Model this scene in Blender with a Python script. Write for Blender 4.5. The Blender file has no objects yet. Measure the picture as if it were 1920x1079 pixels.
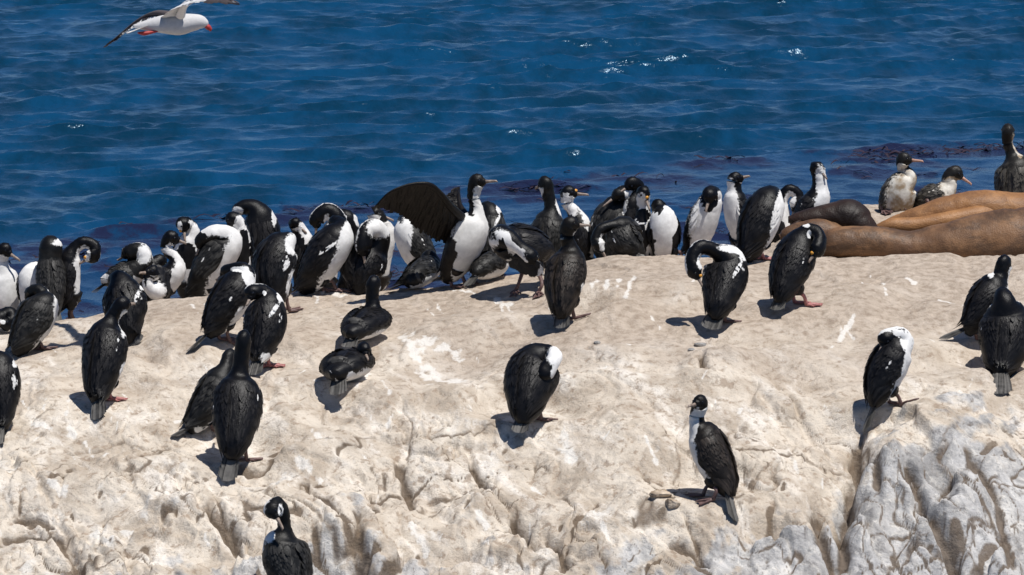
import bpy, math, random
import numpy as np
rng = np.random.default_rng(7); random.seed(7)
SC = bpy.context.scene
COL = SC.collection
R = math.radians

# ------------------------------------------------------------------ camera
F = 9600.0; CX = 960.0; CY = 539.5          # focal length and centre in photograph pixels
HC = 3.95; PITCH = R(8.0)
cd = bpy.data.cameras.new('camera'); cam = bpy.data.objects.new('camera', cd); COL.objects.link(cam)
cam.location = (0, 0, HC); cam.rotation_euler = (math.pi/2 - PITCH, 0, 0)
cd.sensor_width = 36; cd.lens = 36*F/1920; cd.clip_start = .5; cd.clip_end = 9000
SC.camera = cam
# ------------------------------------------------------------------ light
SUN_EL, SUN_AZ = R(69), R(133)               # azimuth from +Y clockwise: behind the camera, to the right
w = bpy.data.worlds.new('World'); SC.world = w; w.use_nodes = True
nt = w.node_tree; nt.nodes.clear()
wo = nt.nodes.new('ShaderNodeOutputWorld'); bg = nt.nodes.new('ShaderNodeBackground'); sk = nt.nodes.new('ShaderNodeTexSky')
sk.sky_type = 'NISHITA'; sk.sun_disc = False; sk.sun_elevation = SUN_EL; sk.sun_rotation = SUN_AZ
sk.air_density = .7; sk.dust_density = 0.; sk.ozone_density = 8.0
bg.inputs[1].default_value = .08
nt.links.new(sk.outputs[0], bg.inputs[0]); nt.links.new(bg.outputs[0], wo.inputs[0])
sl = bpy.data.lights.new('sun', 'SUN'); sl.energy = 4.9; sl.angle = R(.53); sl.color = (1, .965, .915)
so = bpy.data.objects.new('sun', sl); COL.objects.link(so)
so.rotation_euler = (math.pi/2 - SUN_EL, 0, -SUN_AZ + math.pi)
SC.view_settings.view_transform = 'Standard'; SC.view_settings.look = 'None'
SC.view_settings.exposure = .05; SC.view_settings.gamma = 1
SC.render.engine = 'CYCLES'
SEA = -2.3

# ------------------------------------------------------------------ helpers
def ray(px, py):
    a = (px-CX)/F; b = -(py-CY)/F
    c, s = math.cos(PITCH), math.sin(PITCH)
    return np.array([a, c + b*s, -s + b*c])
def W(px, py, Y):
    d = ray(px, py); return np.array([0, 0, HC]) + d*(Y/d[1])
def project(P):
    P = np.asarray(P, float); c, s = math.cos(PITCH), math.sin(PITCH)
    y = P[..., 1]; z = P[..., 2]-HC
    dep = y*c - z*s; up = y*s + z*c
    return CX + F*P[..., 0]/dep, CY - F*up/dep
def nrm(v):
    v = np.asarray(v, float); return v/np.maximum(np.linalg.norm(v, axis=-1, keepdims=True), 1e-9)
def sst(a, b, x):
    t = np.clip((x-a)/(b-a), 0, 1); return t*t*(3-2*t)
_p = np.random.default_rng(3).permutation(1024); _p = np.concatenate([_p, _p])
_a = np.random.default_rng(4).uniform(0, 2*np.pi, 1024); _gx, _gy = np.cos(_a), np.sin(_a)
def noise(x, y):
    xi = np.floor(x).astype(int); yi = np.floor(y).astype(int); xf = x-xi; yf = y-yi
    u = xf*xf*xf*(xf*(xf*6-15)+10); v = yf*yf*yf*(yf*(yf*6-15)+10)
    def g(i, j):
        h = _p[(_p[(xi+i) & 1023] + yi+j) & 1023]
        return _gx[h]*(xf-i) + _gy[h]*(yf-j)
    a = g(0, 0); b = g(1, 0); c = g(0, 1); d = g(1, 1)
    return ((a+u*(b-a)) + v*((c+u*(d-c))-(a+u*(b-a))))*1.5
def fbm(x, y, o=4, g=.5):
    r = 0; a = 1
    for k in range(o): r = r + a*noise(x*2**k+17.3*k, y*2**k-9.1*k); a *= g
    return r
def mesh_obj(name, V, Fc, mat, parent=None, origin=(0, 0, 0), attrs=None, smooth=True):
    me = bpy.data.meshes.new(name)
    V = np.asarray(V, float) - np.asarray(origin)
    if isinstance(Fc, np.ndarray) and len(V) > 3000:
        me.vertices.add(len(V)); me.vertices.foreach_set('co', V.astype(np.float32).ravel())
        n = Fc.shape[1]; me.loops.add(Fc.size); me.loops.foreach_set('vertex_index', Fc.astype(np.int32).ravel())
        me.polygons.add(len(Fc)); me.polygons.foreach_set('loop_start', np.arange(0, Fc.size, n, dtype=np.int32))
        me.update(calc_edges=True); me.validate()
    else:
        me.from_pydata(V.tolist(), [], [list(map(int, f)) for f in Fc])
    if smooth: me.polygons.foreach_set('use_smooth', np.ones(len(me.polygons), bool))
    for k, a in (attrs or {}).items():
        at = me.attributes.new(k, 'FLOAT', 'POINT'); at.data.foreach_set('value', np.asarray(a, np.float32))
    if mat: me.materials.append(mat)
    o = bpy.data.objects.new(name, me); COL.objects.link(o)
    if parent is not None: o.parent = parent
    return o
def empty(name, loc, label, cat, group=None):
    o = bpy.data.objects.new(name, None); o.empty_display_size = .1; COL.objects.link(o); o.location = loc
    tag(o, label, cat, group); return o
def tag(o, label=None, cat=None, group=None, kind=None):
    for k, v in (('label', label), ('category', cat), ('group', group), ('kind', kind)):
        if v: o[k] = v
    return o

# ------------------------------------------------------------------ materials
class NT:
    def __init__(s, name):
        s.m = bpy.data.materials.new(name); s.m.use_nodes = True; s.t = s.m.node_tree; s.t.nodes.clear()
        s.out = s.n('ShaderNodeOutputMaterial'); s.b = s.n('ShaderNodeBsdfPrincipled'); s.l(s.b.outputs[0], s.out.inputs[0])
    def n(s, ty, **kw):
        n = s.t.nodes.new(ty)
        for k, v in kw.items(): setattr(n, k, v)
        return n
    def l(s, a, b): s.t.links.new(a, b)
    def val(s, inp, v):
        if hasattr(v, 'is_output'): s.l(v, inp)
        else: inp.default_value = v if not isinstance(v, tuple) or len(v) == 4 or inp.type == 'VECTOR' else (*v, 1)
    def math(s, op, a, b=0., c=None, clamp=False):
        n = s.n('ShaderNodeMath', operation=op, use_clamp=clamp); s.val(n.inputs[0], a); s.val(n.inputs[1], b)
        if c is not None: s.val(n.inputs[2], c)
        return n.outputs[0]
    def mix(s, f, a, b):
        n = s.n('ShaderNodeMix', data_type='RGBA'); s.val(n.inputs[0], f); s.val(n.inputs[6], a); s.val(n.inputs[7], b); return n.outputs[2]
    def attr(s, name): return s.n('ShaderNodeAttribute', attribute_name=name).outputs['Fac']
    def coord(s, scale=(1, 1, 1), rot=(0, 0, 0)):
        c = s.n('ShaderNodeTexCoord'); m = s.n('ShaderNodeMapping'); s.l(c.outputs['Object'], m.inputs[0])
        m.inputs['Scale'].default_value = scale; m.inputs['Rotation'].default_value = rot; return m.outputs[0]
    def along(s, scale, ang):
        c = s.n('ShaderNodeTexCoord'); m = s.n('ShaderNodeMapping', vector_type='TEXTURE'); s.l(c.outputs['Object'], m.inputs[0])
        m.inputs['Scale'].default_value = scale; m.inputs['Rotation'].default_value = (0, 0, ang); return m.outputs[0]
    def noise(s, vec, scale, detail=4, rough=.55, dist=0):
        n = s.n('ShaderNodeTexNoise'); s.l(vec, n.inputs['Vector']); n.inputs['Scale'].default_value = scale
        n.inputs['Detail'].default_value = detail; n.inputs['Roughness'].default_value = rough; n.inputs['Distortion'].default_value = dist
        return n.outputs['Fac']
    def ramp(s, f, a, b):
        n = s.n('ShaderNodeMapRange', interpolation_type='SMOOTHSTEP'); s.val(n.inputs[0], f); n.inputs[1].default_value = a; n.inputs[2].default_value = b; return n.outputs[0]
    def bump(s, h, st, dist, nin=None):
        n = s.n('ShaderNodeBump'); s.val(n.inputs['Height'], h); n.inputs['Strength'].default_value = st; n.inputs['Distance'].default_value = dist
        if nin: s.l(nin, n.inputs['Normal'])
        return n.outputs[0]
    def set(s, **kw):
        for k, v in kw.items():
            s.val(s.b.inputs[{'color': 'Base Color', 'rough': 'Roughness', 'spec': 'Specular IOR Level', 'normal': 'Normal', 'ior': 'IOR', 'sheen': 'Sheen Weight', 'coat': 'Coat Weight'}[k]], v)
        return s.m

def plumage(name, dark0, dark1, white, soil=None, soil_amt=0.):
    t = NT(name); v = t.coord()
    n1 = t.noise(v, 70, 4); n2 = t.noise(v, 22, 3)
    e = t.math('MULTIPLY_ADD', t.math('SUBTRACT', n1, .5), 1.3, t.attr('mask'))
    m = t.ramp(e, -.16, .20)
    fr = t.attr('fr')
    dk = t.mix(t.math('MULTIPLY_ADD', t.math('SUBTRACT', n2, .45), 1.2, fr, clamp=True), dark0, dark1)
    wh = t.mix(t.ramp(n2, .35, .7), tuple(c*.80 for c in white), white)
    if soil: wh = t.mix(t.math('MULTIPLY', t.ramp(t.noise(v, 14, 5), .4, .62), soil_amt), wh, soil)
    st = t.noise(t.coord((1, 1, .25)), 260, 3)
    return t.set(color=t.mix(m, dk, wh), rough=t.mix(m, (.42,)*3, (.85,)*3), spec=.20, normal=t.bump(t.math('MULTIPLY_ADD', n1, .6, st), .35, .004))
M_BLACK = plumage('plumage_black', (.0020, .0020, .0030), (.021, .0195, .0195), (.80, .79, .77))
M_BROWN = plumage('plumage_brown', (.006, .005, .0042), (.046, .036, .029), (.78, .76, .72))
M_DUST = plumage('plumage_dusty', (.012, .011, .010), (.10, .090, .075), (.72, .68, .60), (.27, .19, .11), .95)
M_WING_SHADED = plumage('wing_underside_shaded', (.003, .0024, .002), (.013, .0095, .007), (.6, .6, .6))  # dark brown wing; the shade on its underside is put into the colour
M_TAIL = plumage('tail_quills', (.022, .021, .020), (.15, .143, .133), (.7, .7, .68))
M_GREYB = plumage('plumage_greyish', (.005, .005, .0052), (.048, .046, .043), (.80, .79, .77))
def simple(name, c0, c1, sc=60, rough=.5, b=.3, bd=.002, spec=.4):
    t = NT(name); v = t.coord(); n = t.noise(v, sc, 4)
    return t.set(color=t.mix(t.ramp(n, .3, .7), c0, c1), rough=rough, spec=spec, normal=t.bump(n, b, bd))
M_LEG = simple('leg_skin', (.30, .11, .105), (.47, .20, .185), 150)
M_LEGD = simple('leg_skin_dusky', (.085, .05, .045), (.17, .10, .09), 150)
M_BILL = simple('bill_horn', (.17, .125, .10), (.33, .26, .21), 90)
M_BILLP = simple('bill_pink', (.36, .19, .13), (.50, .30, .22), 90)
M_CAR = simple('caruncle_orange', (.55, .24, .03), (.75, .36, .05), 200)
M_EYE = simple('eye_dark', (.004, .004, .005), (.01, .012, .02), 20, .1)

# ------------------------------------------------------------------ rock
RIDGE = np.array([(-900, 660), (-300, 632), (0, 614), (110, 602), (190, 588), (280, 566), (360, 557), (560, 547), (700, 545), (800, 540), (880, 528), (1000, 512), (1090, 492), (1150, 481), (1280, 479), (1500, 483), (1700, 479), (1790, 479), (1815, 488), (1850, 483), (1920, 475), (2300, 470), (3000, 520)], float)
def zridge(X):
    py = np.interp(CX + X/28*F, RIDGE[:, 0], RIDGE[:, 1])
    return HC - 28*np.tan(PITCH + np.arctan((py-CY)/F))
def base(X, Y):
    X = np.asarray(X, float); Y = np.asarray(Y, float)
    t = 28 - Y; zr = zridge(X)
    tf = np.maximum(t, 0); tc = np.minimum(tf, 5.0)
    drop = .05*tc + .05*tc**2 + .004*tc**3 + (tf-tc)*.95
    b = np.maximum(-t, 0)
    back = .23*b + .30*np.maximum(b-1.5, 0)**2
    ph = sst(.9, 2.0, X)*sst(28.55, 29.1, Y)          # the shelf behind the sea lions
    shelf = (.27 + .06*(X-2)) - .5*np.maximum(Y-29.5, 0)**2
    z = zr - drop - back
    z = z + ph*np.maximum(shelf-z, 0)
    return np.maximum(z, SEA-.8)
def hit_base(px, py, fn=base, y0=21.5, y1=31.):
    d = ray(px, py); Ys = np.arange(y0, y1, .004); T = Ys/d[1]
    z = HC + d[2]*T; g = fn(d[0]*T, Ys); k = np.nonzero(z < g)[0]
    return Ys[k[0]] if len(k) else None
def hit_back(px, py, fn=base):
    d = ray(px, py); Ys = np.arange(29.4, 27.9, -.004); T = Ys/d[1]
    z = HC + d[2]*T; g = fn(d[0]*T, Ys); k = np.nonzero(z < g)[0]
    return Ys[k[0]] if len(k) else 28.25

def axis(segs):
    out = []
    for a, b, s in segs: out.append(np.arange(a, b, s))
    return np.concatenate(out + [[segs[-1][1]]])
ax = axis([(-14, -6, .4), (-6, -3.1, .08), (-3.1, 3.1, .0085), (3.1, 6, .08), (6, 14, .4)])
ay = axis([(18.5, 23.6, .12), (23.6, 24.3, .02), (24.3, 28.3, .0085), (28.3, 29.4, .016), (29.4, 33.5, .06)])
GX, GY = np.meshgrid(ax, ay)
Z = base(GX, GY)
PX, PY = project(np.stack([GX, GY, Z], -1))        # where each point of the smooth rock shows: used to place cracks and stains
def pline(pts):
    d = np.full(PX.shape, 1e9); tt = np.zeros(PX.shape); n = len(pts)-1
    for k in range(n):
        a, b = np.array(pts[k], float), np.array(pts[k+1], float); e = b-a; L = e@e
        t = np.clip(((PX-a[0])*e[0] + (PY-a[1])*e[1])/L, 0, 1)
        q = np.hypot(PX-a[0]-t*e[0], PY-a[1]-t*e[1]); mk = q < d; d[mk] = q[mk]; tt[mk] = (k+t[mk])/n
    return d, tt
# zones: bare grey rock low down and to the right, brown trampled guano on the ridge
gb = np.interp(PX, [-400, 0, 300, 500, 700, 900, 1100, 1300, 1450, 1560, 1640, 1740, 1840, 1920, 2400], [1150, 1120, 1100, 1060, 1045, 1040, 1065, 1060, 975, 930, 865, 815, 800, 815, 790])
wv = fbm(GX*1.7, GY*1.7, 4)*95 + fbm(GX*6+3, GY*6, 3)*75
grey = sst(-60, 110, PY-gb+wv)
front = sst(640, 960, PY + 40*noise(GX*1.1, GY*1.1))
# relief
wx = GX + .10*fbm(GX*2.2+5, GY*2.2, 3); wy = GY + .10*fbm(GX*2.2-8, GY*2.2+4, 3)
H = .050*fbm(GX*.75+2, GY*.9, 2)*sst(27.8, 26.6, GY) + .028*(1-2*np.abs(noise(wx*1.6, wy*1.4)))*(.4+front)
H += .012*fbm(wx*4.2, wy*3.6, 2)*(.6+.6*front)
crack = np.zeros(PX.shape)
def crease(ang, fu, fv, seed, depth, sharp, step, zone, dirt):
    """thin winding creases along a direction; the rock on one side stands a little higher"""
    global H, crack
    c, s_ = math.cos(ang), math.sin(ang)
    u = wx*c + wy*s_; v = -wx*s_ + wy*c
    n = noise(u*fu + seed, v*fv - seed) + .22*noise(u*fu*3.1 - seed, v*fv*2.6 + seed)
    on = sst(-.12, .30, noise(u*fu*.8 + seed*2, v*fv*.5))*zone
    k = np.exp(-(n/sharp)**2)*on
    H += on*step*np.tanh(n/(sharp*1.4)) - depth*k
    crack = np.maximum(crack, k*dirt)
A1 = math.atan2(-.91, .42)                 # runs down to the right in the picture
zf = .25 + .75*front
crease(A1, .8, 2.6, 3.1, .022, .020, .012, zf*.9, 1.15)
crease(A1+.35, 1.5, 5.0, 9.7, .010, .024, .006, zf*.8, 1.0)
crease(.10, 1.0, 3.2, 21.3, .012, .022, .010, .35+.65*front, 1.0)
crease(-.30, 2.0, 6.0, 33.9, .006, .026, .004, (.4+.6*front)*.8, .9)
crease(A1+.1, 3.5, 18., 47.7, .003, .05, .001, zf, .55)
def facets(ang, fu, fv, seed, off, tilt, zone, groove, jit=.85):
    """slabs: every cell lies at its own height and slant, with an open joint round it"""
    global H, crack
    c, s_ = math.cos(ang), math.sin(ang)
    u = (wx*c + wy*s_)*fu + seed + .12*noise(GX*7+seed, GY*7); v = (-wx*s_ + wy*c)*fv - seed + .12*noise(GX*7-seed, GY*7)
    iu, iv = np.floor(u), np.floor(v); d1 = np.full(u.shape, 9.); d2 = d1.copy(); hh = np.zeros(u.shape)
    hs = lambda a, b, k: np.modf(np.abs(np.sin(a*127.1+b*311.7+k*74.7+seed)*43758.5453))[0]
    for a in (-1, 0, 1):
        for b in (-1, 0, 1):
            cu, cv = iu+a, iv+b; pu = cu+.5+jit*(hs(cu, cv, 1)-.5); pv = cv+.5+jit*(hs(cu, cv, 2)-.5)
            du, dv = u-pu, v-pv; d = np.hypot(du, dv)
            h = (hs(cu, cv, 3)-.5)*off + tilt*(du*(hs(cu, cv, 4)-.5)/fu + dv*(hs(cu, cv, 5)-.5)/fv)*2
            m1 = d < d1; d2 = np.where(m1, d1, np.minimum(d2, d)); d1 = np.where(m1, d, d1); hh = np.where(m1, h, hh)
    e = d2-d1; g = np.exp(-(e/.05)**2)*sst(-.25, .25, noise(u*.7+3, v*.7))
    H += zone*(hh*sst(0, .06, e) - groove*g); crack = np.maximum(crack, zone*g*.9)
facets(A1, 1.1, 2.3, 5.5, .022, .12, zf*.8, .012)
fz = np.maximum(grey, .35*sst(860, 1040, PY + 60*noise(GX*1.4+9, GY*1.4)))
facets(A1+.1, 1.0, 2.1, 11.5, .055, .15, fz, .022)
facets(A1-.2, 2.8, 5.0, 17.5, .006, .06, fz, .004)
crease(A1, .9, 3.4, 63.1, .016, .022, .006, grey, .9)
crease(A1+.05, 1.6, 24., 81.1, .003, .06, .001, .4*front+grey, .5)
# explicit cracks, gullies and holes
CR = [([(1440, 700), (1500, 780), (1570, 850)], 5, .030), ([(1200, 880), (1270, 960), (1330, 1060)], 5, .035), ([(868, 830), (930, 930), (955, 950)], 5, .030), ([(560, 900), (620, 980), (690, 1079)], 6, .035), ([(300, 870), (380, 960)], 5, .028), ([(40, 880), (110, 960), (160, 1079)], 5, .030), ([(1600, 850), (1592, 920), (1572, 990), (1590, 1079)], 15, .12), ([(640, 780), (760, 790), (850, 820)], 5, .020), ([(1050, 690), (1160, 720), (1240, 770)], 5, .018), ([(200, 640), (330, 690)], 5, .018),
      ([(1313, 672), (1316, 698), (1330, 713)], 6, .07), ([(1040, 850), (1052, 868)], 4, .03), ([(850, 840), (858, 862)], 4, .03), ([(1455, 735), (1500, 775)], 4, .03), ([(20, 965), (70, 958), (105, 975)], 7, .05), ([(300, 968), (335, 975)], 6, .05), ([(585, 1005), (600, 1040)], 7, .05),
      ([(955, 950), (985, 985), (1003, 1035)], 9, .10), ([(1020, 1000), (1048, 1035), (1062, 1060)], 7, .06), ([(668, 985), (676, 1040), (690, 1079)], 10, .07),
      ([(380, 960), (430, 1010), (455, 1060)], 10, .09), ([(100, 985), (135, 1035), (150, 1079)], 9, .05), ([(880, 855), (905, 890), (920, 912)], 6, .035),
      ([(740, 860), (765, 915), (770, 945)], 8, .045), ([(430, 700), (470, 680), (500, 700)], 14, .03), ([(1620, 800), (1600, 840), (1640, 900), (1650, 960)], 10, .06),
      ([(1420, 740), (1470, 800), (1540, 870)], 7, .025), ([(1690, 905), (1720, 960), (1750, 1020), (1800, 1079)], 9, .10), ([(1790, 925), (1760, 945), (1790, 985)], 9, .06),
      ([(1540, 930), (1530, 990), (1560, 1079)], 12, .09), ([(1250, 1010), (1300, 1030), (1330, 1060)], 9, .05), ([(160, 790), (330, 800), (420, 830)], 22, -.02),
      ([(200, 890), (320, 880), (420, 930)], 8, .02), ([(480, 715), (505, 735), (500, 770)], 12, .03), ([(700, 735), (760, 800), (830, 850)], 30, -.018),
      ([(1330, 760), (1420, 830), (1500, 930)], 26, -.025), ([(1800, 880), (1870, 960), (1900, 1079)], 9, .05), ([(0, 1000), (60, 985), (110, 990)], 8, .05), ([(700, 900), (800, 920), (860, 1000)], 14, .03)]
fb9 = fbm(GX*9, GY*9, 2); fb5 = fbm(GX*5+50, GY*5, 2); nz6 = noise(GX*6, GY*6); nz4 = noise(GX*4, GY*4)
for pts, wd, dp in CR:
    d, tt = pline(pts); d = d + 7*fb9
    k = np.exp(-(d/wd)**2)*np.clip(np.minimum(tt, 1-tt)*8+.25, 0, 1)
    H -= dp*k
    if dp > .03: crack = np.maximum(crack, k)
BL = [(1345, 700, 62, 40, .085), (1588, 920, 60, 100, -.11), (1750, 900, 150, 150, .13), (1640, 930, 40, 60, .07), (1240, 940, 60, 26, .025), (245, 985, 52, 14, -.05), (225, 1000, 30, 10, -.04), (240, 1022, 16, 8, -.05),
      (870, 1050, 30, 16, -.08), (920, 1060, 26, 14, -.07), (1435, 995, 44, 26, -.12), (1470, 1010, 30, 20, -.06), (1770, 930, 35, 40, -.07), (1600, 1030, 60, 60, .07), (330, 960, 60, 14, .03), (770, 760, 130, 60, .05), (900, 700, 110, 50, -.03),
      (640, 730, 120, 40, .02), (1120, 560, 90, 36, .03), (1480, 700, 90, 40, -.03), (1860, 610, 60, 40, .03), (1690, 560, 120, 30, .025), (100, 700, 130, 50, .04), (330, 720, 100, 60, -.03), (1040, 1010, 110, 50, .05), (560, 830, 110, 50, .03), (1820, 1020, 90, 60, .08)]
for x, y, a, b, h in BL:
    q = ((PX-x)/a)**2 + ((PY-y)/b)**2 + .35*fb5*(1 if (x+y) % 2 else -1)
    H += h*np.exp(-np.maximum(q, 0)**1.4)
# flaking: thin plates that end in crisp scalloped edges
def flake(ang, fu, fv, seed, steps, hgt, zone):
    global H
    c, s_ = math.cos(ang), math.sin(ang); u = wx*c + wy*s_; v = -wx*s_ + wy*c
    n = fbm(u*fu+seed, v*fv-seed, 4, .5)*steps; f = n-np.floor(n)
    H += zone*hgt*(np.floor(n) + sst(.72, .98, f) - n*.85)
flake(A1, .8, 2.0, 91.3, 4., .013, .15+.85*front)
flake(.15, 1.3, 3.2, 97.1, 3.6, .008, .25+.75*front)
flake(A1+.2, 2.6, 6.5, 103.7, 3., .003, .3+.7*front)
# pits and grain
pn = noise(wx*12+3, wy*9) + .3*noise(wx*4, wy*4); H -= .014*sst(.50, .66, pn)*(.4+.6*front)
crack = np.maximum(crack, .8*sst(.54, .68, pn)*(.3+.7*front))
H += .0030*fbm(GX*22, GY*19, 3, .6)*(.5+.6*front+.6*grey)
dr = Z[:] - zridge(GX); ph = -dr/.21 + .8*fbm(GX*.7+4, GY*.5, 3) + .22*noise(GX*2.6, GY*1.8)
H -= sst(27.9, 27.0, GY)*.21*1.0*-np.sin(2*np.pi*ph)/(2*np.pi)*(.55+.45*noise(GX*1.1-5, GY*1.1))
Z = Z + H*sst(19, 23.5, GY)
def ground(X, Y):
    X = np.asarray(X, float); Y = np.asarray(Y, float)
    i = np.clip(np.searchsorted(ax, X)-1, 0, len(ax)-2); j = np.clip(np.searchsorted(ay, Y)-1, 0, len(ay)-2)
    u = np.clip((X-ax[i])/(ax[i+1]-ax[i]), 0, 1); v = np.clip((Y-ay[j])/(ay[j+1]-ay[j]), 0, 1)
    return (Z[j, i]*(1-u)+Z[j, i+1]*u)*(1-v) + (Z[j+1, i]*(1-u)+Z[j+1, i+1]*u)*v
PADS = [(450, 868, .26), (1325, 938, .24), (1005, 792, .26), (200, 752, .26), (422, 645, .24), (495, 690, .22), (1065, 602, .24), (1350, 607, .26), (1505, 576, .26), (1682, 764, .2), (1845, 645, .22), (1882, 698, .22), (70, 658, .25), (690, 640, .26), (650, 718, .24)]
for px_, py_, rd in PADS:
    Yp = hit_base(px_, py_, ground); P0 = W(px_, py_, Yp); P1 = P0 + np.array([-.05, .12, 0])
    q = np.hypot((GX-P1[0])/1.15, GY-P1[1]) + .06*nz4; wgt = sst(rd*1.25, rd*.55, q)*sst(P0[1]-.09, P0[1]+.03, GY + .03*nz6)
    tgt = P0[2] + .07*(GY-P0[1]) + .004*fb9
    Z = Z*(1-wgt) + tgt*wgt
# guano: droppings and washes in shapes of their own
guano = np.zeros(PX.shape)
ST = [([(940, 565), (944, 598)], 4), ([(950, 566), (960, 595)], 3), ([(930, 563), (960, 566)], 6), ([(1190, 526), (1180, 540), (1174, 562)], 5), ([(1120, 530), (1110, 548)], 7), ([(1140, 526), (1136, 548)], 6), ([(1160, 528), (1158, 545)], 5),
      ([(690, 700), (670, 745)], 8), ([(715, 735), (730, 770)], 6), ([(735, 800), (728, 815)], 5), ([(590, 545), (596, 565)], 5), ([(600, 547), (650, 552)], 3), ([(130, 765), (125, 795)], 5), ([(60, 805), (95, 815)], 6), ([(130, 810), (140, 825)], 8),
      ([(160, 830), (175, 860)], 5), ([(90, 920), (120, 925)], 7), ([(195, 860), (205, 850)], 4), ([(1060, 815), (1070, 855)], 16), ([(1210, 830), (1230, 870)], 5), ([(1115, 980), (1140, 1010)], 8), ([(1110, 965), (1130, 975)], 10), ([(850, 545), (890, 552)], 3),
      ([(1600, 600), (1570, 635)], 5), ([(1585, 612), (1600, 625)], 5), ([(1655, 540), (1662, 560)], 4), ([(1590, 525), (1620, 540)], 2), ([(1700, 525), (1715, 530)], 4), ([(1330, 545), (1350, 550)], 3), ([(1760, 560), (1790, 570)], 3), ([(820, 570), (830, 585)], 3),
      ([(175, 985), (215, 1040)], 9), ([(225, 985), (255, 988)], 5), ([(560, 880), (600, 905)], 9), ([(585, 825), (610, 850)], 8), ([(760, 640), (800, 700), (870, 715)], 18), ([(800, 650), (860, 660)], 10), ([(640, 695), (640, 720)], 5), ([(420, 690), (430, 705)], 5), ([(330, 780), (350, 765)], 6),
      ([(385, 570), (400, 600)], 5), ([(360, 575), (370, 590)], 4), ([(1000, 900), (1020, 915)], 5), ([(870, 950), (910, 980)], 7), ([(1490, 870), (1500, 900)], 5), ([(1380, 790), (1390, 770)], 5), ([(600, 1000), (640, 1040)], 14), ([(770, 990), (800, 1030)], 12)]
rs = np.random.default_rng(11)
for k in range(120):
    x, y = rs.uniform(-50, 1970), rs.uniform(500, 1079)**1.0; L = rs.uniform(4, 22); a = rs.normal(.2, .8)
    ST.append(([(x, y), (x+L*math.sin(a), y+L*.8)], rs.uniform(1.2, 3)))
gn = fbm(GX*16, GY*11, 3)
for pts, wd in ST:
    x0, y0 = np.mean(pts, 0)
    mk = (np.abs(PX-x0) < 160) & (np.abs(PY-y0) < 120)
    jj, ii = np.nonzero(mk)
    if not len(jj): continue
    sl_ = (slice(jj.min(), jj.max()+1), slice(ii.min(), ii.max()+1))
    sP = (PX, PY); PX, PY = PX[sl_], PY[sl_]; d, tt = pline(pts); PX, PY = sP
    v = 1 - (d + wd*.9*gn[sl_])/wd
    guano[sl_] = np.maximum(guano[sl_], np.clip(v*1.3, 0, 1))
guano = np.maximum(guano, .75*sst(.35, .95, fbm(wx*2.6+40, wy*1.8, 5, .62))*(.35+.65*front))
brown = sst(790, 540, PY + 120*fbm(GX*1.6+1, GY*1.6, 4))
t = NT('rock_stained'); v = t.coord(); vs = t.along((1, 3.6, 1), .433)
nA = t.noise(v, 4, 6, .62, .5); nB = t.noise(v, 20, 7, .66, .3); nC = t.noise(v, 85, 5, .62); nD = t.noise(vs, 6, 7, .68, .4); nE = t.noise(vs, 24, 7, .72)
be = t.mix(t.ramp(nA, .34, .62), (.44, .368, .292), (.665, .59, .495))
be = t.mix(t.math('MULTIPLY', t.ramp(nD, .48, .68), .80), be, (.82, .765, .69))
be = t.mix(t.math('MULTIPLY', t.ramp(nB, .48, .35), .72), be, (.29, .215, .155))
be = t.mix(t.math('MULTIPLY', t.ramp(nE, .56, .68), .60), be, (.30, .23, .17))
br = t.mix(t.ramp(nB, .3, .7), (.30, .238, .184), (.51, .425, .345))
be = t.mix(t.math('MULTIPLY', t.attr('brown'), .90), be, br)
gr = t.mix(t.ramp(nD, .28, .66), (.23, .23, .233), (.57, .56, .55))
gr = t.mix(t.math('MULTIPLY', t.ramp(nB, .50, .68), .75), gr, (.66, .635, .59))
gr = t.mix(t.math('MULTIPLY', t.ramp(nE, .50, .66), .75), gr, (.13, .13, .135))
gm = t.ramp(t.math('MULTIPLY_ADD', t.math('SUBTRACT', nA, .5), 2.0, t.math('MULTIPLY_ADD', t.math('SUBTRACT', nE, .5), .8, t.attr('grey'))), .30, .80)
c = t.mix(t.math('MULTIPLY', gm, .88), be, gr)
gu = t.ramp(t.math('MULTIPLY_ADD', t.math('SUBTRACT', nC, .5), 1.4, t.math('MULTIPLY_ADD', t.math('SUBTRACT', nE, .5), 1.2, t.attr('guano'))), .25, 1.0)
c = t.mix(t.math('MULTIPLY', gu, .80), c, (.76, .73, .68))
c = t.mix(t.math('MULTIPLY', t.ramp(t.math('MULTIPLY_ADD', t.math('SUBTRACT', nB, .5), 1.0, t.attr('crack')), .26, .80), .86), c, (.115, .08, .052))
c = t.mix(t.math('MULTIPLY', t.ramp(nC, .58, .71), .42), c, (.28, .215, .16))
hgt = t.math('MULTIPLY_ADD', 0., 0., t.math('MULTIPLY_ADD', nC, .45, t.math('MULTIPLY_ADD', t.noise(v, 260, 3), .18, t.math('MULTIPLY_ADD', nE, .6, nB))))
M_ROCK = t.set(color=c, rough=.93, spec=.2, normal=t.bump(hgt, .6, .028))
nx, ny = len(ax), len(ay)
idx = np.arange(nx*ny).reshape(ny, nx)
Q = np.stack([idx[:-1, :-1], idx[:-1, 1:], idx[1:, 1:], idx[1:, :-1]], -1).reshape(-1, 4)
ro = mesh_obj('rock', np.stack([GX, GY, Z], -1).reshape(-1, 3), Q, M_ROCK, attrs=dict(grey=grey.ravel(), guano=guano.ravel(), crack=crack.ravel(), brown=brown.ravel()))
tag(ro, 'guano covered coastal rock sloping from the ridge down to grey broken stone', kind='structure')

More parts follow.
